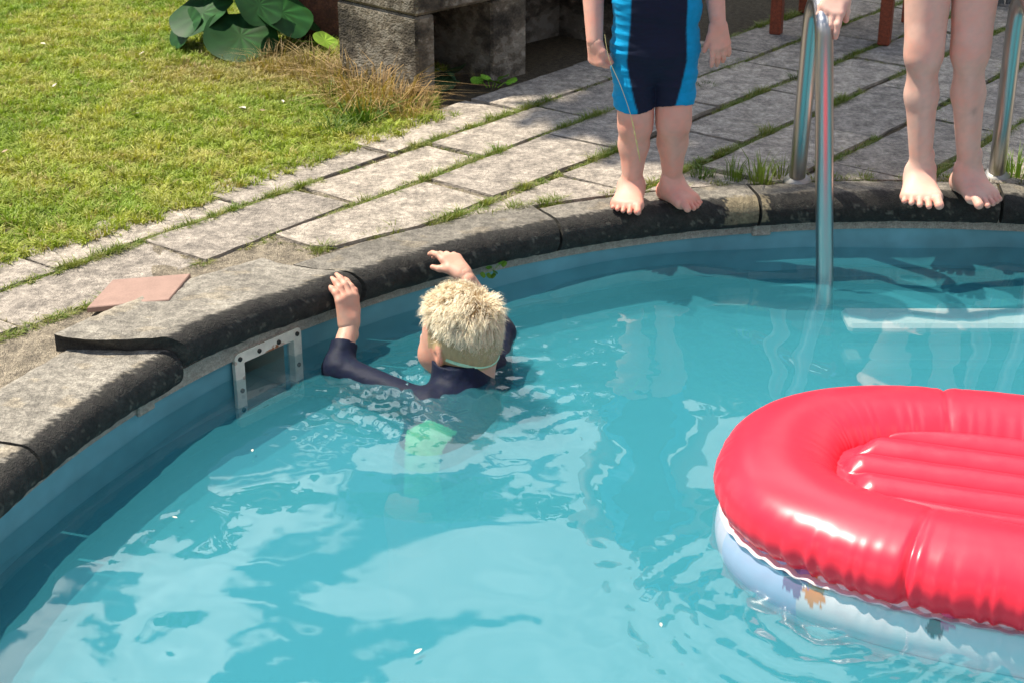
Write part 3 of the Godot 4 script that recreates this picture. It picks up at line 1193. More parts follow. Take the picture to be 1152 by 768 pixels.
	tree("garden_tree", "tall leafy garden tree behind the lawn", Vector3(-5.2, 0, -13.0), Vector3(-5.0, 4.0, -13.0), Vector3(2.5, 2.3, 2.0), 6500, 2.6)
	tree("garden_tree", "round leafy garden tree behind the patio", Vector3(5.5, 0, -14.0), Vector3(5.5, 4.2, -14.0), Vector3(2.8, 2.4, 2.0), 4500, 2.4)
	tree("garden_tree", "low spreading garden tree behind the bench", Vector3(-1.9, 0, -13.6), Vector3(-1.6, 3.9, -13.6), Vector3(2.3, 2.3, 1.5), 6500, 2.6)
	tree("garden_tree", "bushy garden tree in front of the hedge behind the chair", Vector3(2.0, 0, -12.2), Vector3(2.0, 3.7, -12.6), Vector3(2.5, 2.3, 1.5), 6500, 2.6)
	var hx := []
	var hc := []
	for k in 14000:
		var p := Vector3(rng.randf_range(-10, 10), rng.randf_range(0.0, 2.5), -13.0 + rng.randf_range(-0.5, 0.5))
		p.y += 0.3 * nz1.get_noise_1d(p.x * 0.8)
		hx.append(Transform3D(Basis.from_euler(Vector3(rng.randf() * TAU, rng.randf() * TAU, 0)).scaled(Vector3.ONE * rng.randf_range(0.09, 0.16)), p))
		hc.append(Color(0.04, 0.085, 0.02) * rng.randf_range(0.6, 1.4))
	var hd := thing("hedge", "long clipped green hedge at the end of the garden", "hedge", Vector3.ZERO)
	multi("foliage", leaf_card(), hx, hc, hd).set_meta("kind", "stuff")
	var hb := MB.new()
	hb.box(Transform3D(Basis.IDENTITY, Vector3(0, 0.9, -13.0)), Vector3(20, 1.9, 0.5), 0.05, Color(0.05, 0.07, 0.03))
	obj("branches", hb.mesh(M.bark), hd)


func leaf_card() -> ArrayMesh:
	var b := MB.new()
	var pts := [Vector3(0, 0, 0), Vector3(0.28, 0.05, 0.3), Vector3(0.3, 0.06, 0.6), Vector3(0, 0, 1.0), Vector3(-0.3, 0.06, 0.6), Vector3(-0.28, 0.05, 0.3), Vector3(0, -0.02, 0.5)]
	for p in pts:
		b.vert(p)
	for k in 6:
		b.tri(6, k, (k + 1) % 6)
	return b.mesh(M.leaf)


func tree(called: String, label: String, foot: Vector3, mid: Vector3, r: Vector3, leaves: int, big := 1.0) -> void:
	var t := thing(called, label, "tree", foot)
	var b := MB.new()
	var top := mid - foot
	b.tube([Vector3(0, -0.05, 0), top * 0.3 + Vector3(0.05, 0, 0), top * 0.62, top], [0.15, 0.12, 0.10, 0.03], 10)
	b.orient()
	b.smooth()
	obj("trunk", b.mesh(M.bark), t)
	var cl := []
	for k in 16:
		var d := Vector3(rng.randfn(), rng.randfn() * 0.8, rng.randfn()).normalized() * pow(rng.randf(), 0.4) * 0.72
		cl.append(top + d * r)
	for k in 9:
		var lb := MB.new()
		lb.tube([top * 0.55, (top * 0.7).lerp(cl[k], 0.5) + Vector3(0, 0.08, 0), cl[k]], [0.055, 0.035, 0.01], 7)
		lb.orient()
		lb.smooth()
		obj("limb", lb.mesh(M.bark), t)
	var xs := []
	var cs := []
	for k in leaves:
		var c: Vector3 = cl[rng.randi_range(0, 15)]
		var d := Vector3(rng.randfn(), rng.randfn(), rng.randfn()).normalized() * pow(rng.randf(), 0.45)
		xs.append(Transform3D(Basis.from_euler(Vector3(rng.randf() * TAU, rng.randf() * TAU, rng.randf() * TAU)).scaled(Vector3.ONE * rng.randf_range(0.07, 0.12) * big), c + d * r * 0.42))
		cs.append(Color(0.05, 0.10, 0.02) * rng.randf_range(0.6, 1.5))
	multi("crown", leaf_card(), xs, cs, t).set_meta("kind", "stuff")


func big_leaf(parent: Node3D, at: Vector3, r: float, yaw: float, pitch: float, col: Color) -> void:
	# a round, slightly cupped leaf facing up and outwards, with veins and a stalk
	var b := MB.new()
	var bs := Basis(Vector3.UP, yaw) * Basis(Vector3.RIGHT, pitch)
	var c0 := b.vert(at, col * 1.3)
	var nr := 7
	var na := 28
	for i in range(1, nr + 1):
		for k in na:
			var a := TAU * k / na
			var q := float(i) / nr
			var rad := r * q * (1.0 - 0.16 * pow(maxf(0.0, cos(a + PI * 0.5)), 6.0)) * (1.0 + 0.03 * sin(a * 5.0 + at.x * 40))
			var vein := pow(absf(cos(a * 4.5)), 18.0)
			var y := r * (0.16 * q * q - 0.10 * q * q * q * (1.0 + 0.7 * sin(a * 3.0 + yaw * 3.0))) - 0.045 * r * vein * q * (1.0 - q * 0.5)
			b.vert(at + bs * Vector3(cos(a) * rad, y, sin(a) * rad), col * (1.0 + 1.6 * vein * (1.0 - q * 0.6)) * (1.0 + 0.25 * nz1.get_noise_2d(a * 2.0, q * 3.0 + at.x * 9)))
	for k in na:
		b.tri(c0, 1 + (k + 1) % na, 1 + k)
	for i in nr - 1:
		for k in na:
			var k2 := (k + 1) % na
			b.quad(1 + i * na + k, 1 + i * na + k2, 1 + (i + 1) * na + k2, 1 + (i + 1) * na + k)
	b.orient(bs.y)
	b.smooth()
	var lf := obj("leaf", b.mesh(M.big_leaf), parent)
	var s := MB.new()
	s.tube([Vector3(at.x * 0.3, 0, at.z * 0.3), Vector3(at.x * 0.6, at.y * 0.7, at.z * 0.6), at - bs.y * r * 0.15], [r * 0.07, r * 0.06, r * 0.035], 6, [col * 1.6, col * 1.6, col * 1.6])
	s.orient()
	obj("stalk", s.mesh(M.big_leaf), lf)


# ---------------------------------------------------------------- ladder
func smooth_path(p: Array, per := 8) -> Array:
	var out := []
	for i in p.size() - 1:
		var a: Vector3 = p[maxi(i - 1, 0)]
		var d: Vector3 = p[mini(i + 2, p.size() - 1)]
		for k in per:
			out.append(p[i].cubic_interpolate(p[i + 1], a, d, float(k) / per))
	out.append(p[p.size() - 1])
	return out


func ladder() -> void:
	var t := thing("pool_ladder", "stainless steel pool ladder with tall bent handrails", "ladder", Vector3(0.8, 0, -4.3))
	for side in 2:
		var dx := 0.575 * side
		var lean := 0.0 if side == 0 else -0.06
		var pts := [Vector3(0.885, -1.12, -3.995), Vector3(0.865, -0.6, -3.998), Vector3(0.846, -0.24, -4.0), Vector3(0.815, 0.15, -4.0), Vector3(0.790, 0.46, -4.0), Vector3(0.786, 0.525, -4.018), Vector3(0.784, 0.558, -4.07), Vector3(0.783, 0.535, -4.125), Vector3(0.785, 0.46, -4.165), Vector3(0.797, 0.2, -4.25), Vector3(0.806, -0.02, -4.32)]
		var path := []
		for p in smooth_path(pts):
			path.append(p + Vector3(dx + lean * maxf(0, p.y), 0, -0.04 * side) - t.position)
		var rad := []
		rad.resize(path.size())
		rad.fill(0.0235)
		var b := MB.new()
		b.tube(path, rad, 24)
		b.orient()
		b.smooth()
		var rail := obj("handrail", b.mesh(M.steel), t)
		var fb := MB.new()
		var foot := Vector3(0.806 + dx, -0.012, -4.318 - 0.04 * side) - t.position
		fb.tube([foot, foot + Vector3(0, 0.012, 0), foot + Vector3(0, 0.02, 0), foot + Vector3(0, 0.03, 0)], [0.043, 0.041, 0.033, 0.026], 20)
		fb.orient()
		fb.smooth()
		obj("foot_flange", fb.mesh(M.dull_steel), rail)
	for k in 4:
		var b := MB.new()
		b.box(Transform3D(Basis.IDENTITY, Vector3(1.155, -0.262 - 0.10 * k, -3.92) - t.position), Vector3(0.535, 0.03, 0.12), 0.010)
		obj("tread", b.mesh(M.tread), t)


# ---------------------------------------------------------------- inflatable boat
func oval(a: float, b: float, an: float) -> Vector2:
	var e := 2.0 / 2.6
	return Vector2(a * signf(cos(an)) * pow(absf(cos(an)), e), b * signf(sin(an)) * pow(absf(sin(an)), e))


func oval_path(a: float, b: float, n: int) -> Array:      # evenly spaced points round the oval and outward normals
	var raw := []
	var acc := [0.0]
	for k in 2001:
		raw.append(oval(a, b, TAU * k / 2000.0))
		if k:
			acc.append(acc[k - 1] + raw[k].distance_to(raw[k - 1]))
	var out := []
	var j := 0
	for k in n:
		var s: float = acc[2000] * k / n
		while acc[j + 1] < s:
			j += 1
		out.append(raw[j].lerp(raw[j + 1], (s - acc[j]) / maxf(acc[j + 1] - acc[j], 1e-9)))
	var res := []
	for k in n:
		var tg: Vector2 = (out[(k + 1) % n] - out[(k + n - 1) % n]).normalized()
		res.append([out[k], Vector2(tg.y, -tg.x), acc[2000] * k / n])
	return res


func boat() -> void:
	var bt := thing("inflatable_boat", "red inflatable toy boat with a clear printed lower tube", "boat", Vector3(1.06, WATER - 0.062, -2.65))
	bt.rotation.y = -0.315
	var A := 0.675
	var B := 0.40
	var n := 620
	var cen := oval_path(A - 0.122, B - 0.122, n)
	# upper tube with gathered folds along its lower seam
	var b := MB.new()
	var m := 44
	for k in n:
		var c: Vector2 = cen[k][0]
		var nn: Vector2 = cen[k][1]
		var s: float = cen[k][2]
		var fold := pow(absf(sin(s * PI / 0.031 + 2.6 * nz1.get_noise_1d(s * 9.0))), 2.0) * (0.65 + 0.9 * nz1.get_noise_1d(s * 6.0 + 40.0))
		var fine := nz1.get_noise_1d(s * 60.0)
		var weld := exp(-pow((c.x + 0.255) / 0.007, 2.0)) + exp(-pow((c.x - 0.30) / 0.007, 2.0))
		var puck := exp(-pow((c.x + 0.255) / 0.05, 2.0)) + exp(-pow((c.x - 0.30) / 0.05, 2.0))
		for i in m:
			var t := TAU * i / m
			var low := clampf((0.72 - sin(t)) * 0.85, 0.0, 1.2)      # 0 on top, 1 at the lower seam
			var out := clampf(cos(t) * 2.0 + 0.4, 0.0, 1.0)
			var inn := clampf(-cos(t) * 1.6 - 0.2, 0.0, 1.0)
			var r := 1.0 - 0.062 * fold * low * out - 0.014 * fine * low - 0.03 * fold * inn * (0.5 + low)
			r -= 0.075 * weld * (0.35 + 0.65 * clampf(cos(t) + 0.4, 0, 1)) + 0.03 * puck * fold * out
			r += 0.014 * nz1.get_noise_2d(s * 4.0, cos(t) * 1.5) + 0.005 * nz1.get_noise_3d(s * 16.0, cos(t) * 2.5, sin(t) * 2.5)
			var q := c + nn * cos(t) * 0.122 * r
			b.vert(Vector3(q.x, 0.125 + sin(t) * 0.080 * r, q.y))
	for k in n:
		for i in m:
			var k2 := (k + 1) % n
			var i2 := (i + 1) % m
			b.quad(k * m + i, k * m + i2, k2 * m + i2, k2 * m + i)
	b.orient()
	b.smooth()
	obj("upper_tube", b.mesh(M.vinyl), bt)
	# lower tube: clear vinyl with pale printed panels
	var lo := MB.new()
	n = 1400
	m = 96
	var lc := oval_path(A - 0.112, B - 0.112, n)
	for k in n:
		var c: Vector2 = lc[k][0]
		var nn: Vector2 = lc[k][1]
		var s: float = lc[k][2]
		var fold := pow(absf(sin(s * PI / 0.031 + 2.6 * nz1.get_noise_1d(s * 9.0))), 2.0)
		var band := fposmod(s + 0.10, 0.62)
		for i in m:
			var t := TAU * i / m
			var r := 1.0 - 0.03 * fold * clampf(sin(t), 0, 1) * clampf(cos(t), 0, 1)
			var q := c + nn * cos(t) * 0.104 * r
			var col := Color(0.84, 0.82, 0.84)
			if band < 0.16:
				col = Color(0.50, 0.60, 0.84)
			elif band < 0.24:
				col = Color(0.70, 0.68, 0.80)
			elif band > 0.46:
				col = Color(0.86, 0.80, 0.82)
			if sin(t) > 0.66:
				col = Color(0.82, 0.62, 0.60)
			if c.y > 0.0 and q.x < -0.1 and cos(t) > 0.0:      # a few plain spots of print
				for spot in [[-0.47, 0.42, 0.022, Color(0.25, 0.16, 0.32)], [-0.43, 0.36, 0.020, Color(0.78, 0.28, 0.06)], [-0.45, 0.56, 0.014, Color(0.42, 0.2, 0.45)], [-0.21, 0.42, 0.017, Color(0.10, 0.06, 0.08)], [-0.19, 0.55, 0.014, Color(0.85, 0.18, 0.36)]]:
					if Vector2(q.x - spot[0], (sin(t) - spot[1]) * 0.075).length() < spot[2] * (1.0 + 0.5 * nz1.get_noise_2d(q.x * 60, sin(t) * 6)):
						col = spot[3]
			lo.vert(Vector3(q.x, 0.020 + sin(t) * 0.095 * r, q.y), col)
	for k in n:
		for i in m:
			var k2 := (k + 1) % n
			var i2 := (i + 1) % m
			lo.quad(k * m + i, k * m + i2, k2 * m + i2, k2 * m + i)
	lo.orient()
	lo.smooth()
	obj("lower_tube", lo.mesh(M.clear), bt)
	# welded seam between the two tubes
	var se := MB.new()
	n = 620
	var sc := oval_path(A - 0.020, B - 0.020, n)
	for k in n:
		var c: Vector2 = sc[k][0]
		var nn: Vector2 = sc[k][1]
		var wv: float = 0.002 * sin(sc[k][2] * 130.0) + 0.003 * nz1.get_noise_1d(sc[k][2] * 20.0)
		for q in [Vector2(-0.03, 0.077), Vector2(0.003, 0.073), Vector2(0.004, 0.070), Vector2(-0.03, 0.072)]:
			var p: Vector2 = c + nn * q.x
			se.vert(Vector3(p.x, q.y + wv, p.y), Color(0.82, 0.70, 0.70))
	for k in n:
		for i in 4:
			var k2 := (k + 1) % n
			se.quad(k * 4 + i, k * 4 + (i + 1) % 4, k2 * 4 + (i + 1) % 4, k2 * 4 + i)
	se.orient()
	obj("seam", se.mesh(M.clear), bt)
	# floor with long inflated ribs
	var fl := MB.new()
	var nx := 150
	var nzz := 120
	var ia := A - 0.192
	var ib := B - 0.192
	for i in nx + 1:
		for j in nzz + 1:
			var u := -1.0 + 2.0 * i / nx
			var v := -1.0 + 2.0 * j / nzz
			var half := pow(maxf(0.0, 1.0 - pow(absf(u), 2.6)), 1.0 / 2.6) * ib
			var z := v * half
			var x := u * ia
			var ends := clampf((ia - 0.055 - absf(x) - absf(z) * 0.35) / 0.03, 0, 1) * clampf((half - 0.02 - absf(z)) / 0.02, 0, 1)
			var rib := pow(absf(sin((z + 0.2) * PI / 0.08)), 0.6)
			var y := 0.150 + 0.026 * rib * sqrt(ends) + 0.0012 * nz1.get_noise_2d(x * 8, z * 14)
			fl.vert(Vector3(x, y, z))
	for i in nx:
		for j in nzz:
			var q := i * (nzz + 1) + j
			fl.quad(q, q + 1, q + nzz + 2, q + nzz + 1)
	fl.orient(Vector3.UP)
	fl.smooth()
	obj("floor", fl.mesh(M.vinyl), bt)


# ---------------------------------------------------------------- children
func skin_at(p: Vector3, base: Color, red: float) -> Color:
	var n := nz1.get_noise_3d(p.x * 14, p.y * 14, p.z * 14)
	var m := nz2.get_noise_3d(p.x * 50, p.y * 50, p.z * 50)
	return base.lerp(Color(base.r * 1.02, base.g * 0.72, base.b * 0.66), clampf(red + n * 0.6 + m * 0.3, 0, 1)) * (1.0 + 0.10 * m + 0.03 * n)


func hand(mb: MB, w: Vector3, fwd: Vector3, back_hint: Vector3, left: bool, len_: float, curls: Array, base: Color, thumb := Vector2(0.75, 0.35), spread := 0.10) -> void:
	fwd = fwd.normalized()
	var back := (back_hint - fwd * back_hint.dot(fwd)).normalized()
	var side := fwd.cross(back) * (1.0 if left else -1.0)      # towards the thumb
	var f := Field.new(w - Vector3.ONE * len_ * 1.15, w + Vector3.ONE * len_ * 1.15, 0.0027)
	var fr := len_ * 0.058
	var palm := len_ * 0.50
	f.cap(w - fwd * len_ * 0.14, w + fwd * len_ * 0.1, len_ * 0.155, len_ * 0.14, 0.01)
	var nails := []
	for i in 4:
		var off: float = [0.178, 0.062, -0.056, -0.165][i] * len_
		var mc: Vector3 = w + fwd * palm * [0.97, 1.02, 0.97, 0.88][i] + side * off
		f.cap(w + side * off * 0.6 + fwd * len_ * 0.05, mc, len_ * 0.10, fr * 1.3, len_ * 0.10)
		var ln: float = [0.43, 0.48, 0.44, 0.34][i] * len_
		var dir := (fwd + side * (off / len_) * spread * 6.0).normalized()
		var ax := dir.cross(back).normalized()
		var p := mc
		var cum := 0.0
		for s in 3:
			cum += curls[mini(i, curls.size() - 1)][s]
			var dd := dir.rotated(ax, -cum)
			var q: Vector3 = p + dd * ln * [0.45, 0.31, 0.24][s]
			f.cap(p, q, fr * [1.12, 1.02, 0.95][s], fr * [1.02, 0.95, 0.82][s], 0.004)
			p = q
		nails.append(p)
	f.cap(w + side * len_ * 0.06 + fwd * len_ * 0.08, w + side * len_ * 0.19 + fwd * len_ * 0.26 - back * len_ * 0.03, len_ * 0.11, fr * 1.35, len_ * 0.09)
	var t0 := w + side * len_ * 0.19 + fwd * len_ * 0.26 - back * len_ * 0.03
	var td := (fwd * thumb.x + side * (1.0 - thumb.x) - back * thumb.y).normalized()
	var t1 := t0 + td * len_ * 0.19
	var t2 := t1 + (td + fwd * 0.35).normalized() * len_ * 0.15
	f.cap(t0, t1, fr * 1.3, fr * 1.15, 0.008)
	f.cap(t1, t2, fr * 1.12, fr * 0.9, 0.004)
	nails.append(t2)
	var tips := nails
	f.emit(mb, func(p: Vector3) -> Color:
		var red := 0.18
		for q in tips:
			red += 0.4 * exp(-p.distance_squared_to(q) / (len_ * len_ * 0.012))
		return skin_at(p, base, red))


func foot(mb: MB, ankle: Vector3, dir: Vector3, outer: Vector3, len_: float, ground: float, base: Color, big_inner := true) -> void:
	# outer: towards the little toe
	dir.y = 0
	dir = dir.normalized()
	outer.y = 0
	var sd := (outer - dir * outer.dot(dir)).normalized()
	var c := Vector3(ankle.x, ground, ankle.z)
	var f := Field.new(c - Vector3(len_ * 1.05, 0.03, len_ * 1.05), c + Vector3(len_ * 1.05, len_ * 0.92, len_ * 1.05), 0.0034)
	var heel := c - dir * len_ * 0.16 + Vector3(0, len_ * 0.155, 0)
	f.cap(heel, c + Vector3(0, len_ * 0.25, 0), len_ * 0.155, len_ * 0.16, 0.03)
	f.cap(ankle + Vector3(0, len_ * 0.22, 0), c + Vector3(0, len_ * 0.24, 0), len_ * 0.185, len_ * 0.17, 0.03)
	f.cap(ankle + sd * len_ * 0.15 , ankle + sd * len_ * 0.13, len_ * 0.065, len_ * 0.065, 0.02)
	f.cap(ankle - sd * len_ * 0.15 + Vector3(0, 0.004, 0), ankle - sd * len_ * 0.13, len_ * 0.065, len_ * 0.065, 0.02)
	var tips := []
	for i in 5:
		var off: float = [-0.165, -0.06, 0.03, 0.115, 0.19][i] * len_
		var ball: Vector3 = c + dir * len_ * [0.48, 0.49, 0.465, 0.425, 0.38][i] + sd * off * 1.15 + Vector3(0, len_ * [0.105, 0.085, 0.08, 0.075, 0.07][i], 0)
		f.cap(c + dir * len_ * 0.06 + sd * off * 0.45 + Vector3(0, len_ * 0.22, 0), ball, len_ * 0.13, len_ * [0.095, 0.075, 0.07, 0.068, 0.065][i], 0.022)
		f.cap(heel - Vector3(0, len_ * 0.05, 0), ball, len_ * 0.09, len_ * 0.065, 0.02)
		var tl: float = [0.235, 0.225, 0.195, 0.165, 0.135][i] * len_
		var tr: float = [0.066, 0.045, 0.042, 0.041, 0.041][i] * len_
		var td := (dir + sd * (i - 1.2) * 0.10).normalized()
		var tip: Vector3 = ball + td * tl
		tip.y = ground + tr * 1.0
		var knuckle: Vector3 = ball + td * tl * 0.5 + Vector3(0, len_ * 0.012, 0)
		f.cap(ball, knuckle, tr * 1.05, tr * 0.98, 0.004)
		f.cap(knuckle, tip, tr * 0.98, tr * 1.04, 0.002)
		tips.append(tip)
	f.cut(Vector3(0, ground, 0), Vector3.DOWN)
	f.emit(mb, func(p: Vector3) -> Color:
		var red := 0.25
		for q in tips:
			red += 0.35 * exp(-p.distance_squared_to(q) / 0.0005)
		return skin_at(p, base, red))


func head(mb: MB, c: Vector3, face: Vector3, s: float, base: Color, hair_col: Color, cell := 0.005) -> void:
	# s: head height; face: the way it looks
	face = face.normalized()
	var up := (Vector3.UP - face * face.y).normalized()
	var rt := face.cross(up)
	var bs := Basis(rt, up, -face)
	var f := Field.new(c - Vector3.ONE * s * 0.82, c + Vector3.ONE * s * 0.82, cell)
	f.ell(c + up * s * 0.08 - face * s * 0.05, Vector3(0.345, 0.42, 0.42) * s, 0.03, bs)
	f.ell(c - up * s * 0.16 + face * s * 0.12, Vector3(0.27, 0.33, 0.27) * s, 0.05, bs)
	f.cap(c - up * s * 0.40 + face * s * 0.24, c - up * s * 0.41 + face * s * 0.25, s * 0.10, s * 0.10, 0.04)
	f.cap(c - up * s * 0.2 - face * s * 0.10, c - up * s * 0.62 - face * s * 0.12, s * 0.22, s * 0.23, 0.04)
	for k in [-1.0, 1.0]:
		f.dent(c + rt * k * s * 0.15 + face * s * 0.435 - up * s * 0.0, s * 0.075, 0.012)
		f.ell(c + rt * k * s * 0.145 + face * s * 0.335, Vector3.ONE * s * 0.06, 0.004)
		f.ell(c + rt * k * s * 0.355 - up * s * 0.06 - face * s * 0.04, Vector3(0.035, 0.115, 0.075) * s, 0.012, bs * Basis(Vector3.UP, k * 0.5))
		f.dent(c + rt * k * s * 0.40 - up * s * 0.05 - face * s * 0.01, s * 0.035, 0.008)
		f.ell(c + rt * k * s * 0.17 - up * s * 0.17 + face * s * 0.27, Vector3.ONE * s * 0.12, 0.03)
	f.cap(c + face * s * 0.38 + up * s * 0.02, c + face * s * 0.46 - up * s * 0.12, s * 0.035, s * 0.055, 0.02)
	f.cap(c + face * s * 0.385 - up * s * 0.255 - rt * s * 0.06, c + face * s * 0.385 - up * s * 0.255 + rt * s * 0.06, s * 0.035, s * 0.035, 0.012)
	f.emit(mb, func(p: Vector3) -> Color:
		var d := (p - c) / s
		var u := d.dot(up)
		var fw := d.dot(face)
		var side := absf(d.dot(rt))
		if (u > 0.26 or fw < -0.02 and u > -0.22 or fw < 0.12 and u > 0.0) and side < 0.37:
			return hair_col * (1.0 + 0.3 * nz1.get_noise_3d(p.x * 90, p.y * 20, p.z * 90))
		if fw > 0.30 and absf(u) < 0.04 and absf(side - 0.145) < 0.05:
			return Color(0.06, 0.05, 0.04) if absf(side - 0.145) < 0.025 else Color(0.7, 0.68, 0.66)
		if fw > 0.34 and absf(u + 0.255) < 0.035 and side < 0.1:
			return Color(0.48, 0.16, 0.14)
		return skin_at(p, base, 0.2 + 0.4 * exp(-pow((side - 0.2) / 0.1, 2.0) - pow((u + 0.14) / 0.12, 2.0)) + (0.45 if side > 0.34 else 0.0)))


func torso(f: Field, j: Dictionary, s: float, extra := 0.0) -> void:
	var ax: Vector3 = (j.sl - j.sr).normalized()
	f.cap(j.neck, j.chest + Vector3(0, 0.03 * s, 0), 0.042 * s + extra, 0.05 * s + extra, 0.05 * s)
	for k in [-1.0, 1.0]:
		f.cap(j.chest + ax * k * 0.052 * s, j.waist + ax * k * 0.042 * s, 0.074 * s + extra, 0.070 * s + extra, 0.04 * s)
		f.cap(j.waist + ax * k * 0.042 * s, j.pelvis + ax * k * 0.048 * s, 0.070 * s + extra, 0.074 * s + extra, 0.04 * s)
	f.cap(j.neck - Vector3(0, 0.02 * s, 0), j.sl, 0.04 * s + extra, 0.04 * s + extra, 0.04 * s)
	f.cap(j.neck - Vector3(0, 0.02 * s, 0), j.sr, 0.04 * s + extra, 0.04 * s + extra, 0.04 * s)


func leg_shape(f: Field, hip: Vector3, knee: Vector3, ank: Vector3, r: Array, extra := 0.0) -> void:
	# r: thigh top, above knee, knee, calf, ankle
	f.cap(hip, knee, r[0] + extra, r[1] + extra, 0.025)
	f.cap(knee + Vector3(0, 0.01, 0.008), knee - Vector3(0, 0.01, -0.008), r[2] + extra, r[2] + extra, 0.025)
	var calf := knee.lerp(ank, 0.36) + Vector3(0, 0, -0.012)
	f.cap(knee, calf, r[2] * 0.95 + extra, r[3] + extra, 0.02)
	f.cap(calf, ank, r[3] + extra, r[4] + extra, 0.02)
	# kneecap, the swell above it, shin and ankle bone
	f.ell(knee + Vector3(0, 0.004, r[2] * 0.72), Vector3(0.60, 0.66, 0.42) * r[2], 0.010)
	f.ell(knee + Vector3(-r[2] * 0.45, r[2] * 1.05, r[2] * 0.5), Vector3(0.5, 0.8, 0.45) * r[2], 0.022)
	f.ell(knee + Vector3(r[2] * 0.45, r[2] * 1.05, r[2] * 0.5), Vector3(0.5, 0.8, 0.45) * r[2], 0.022)
	f.cap(knee + Vector3(0, -r[2] * 1.1, r[2] * 0.55), ank + Vector3(0, 0.02, r[4] * 0.55), r[2] * 0.42, r[4] * 0.5, 0.014)


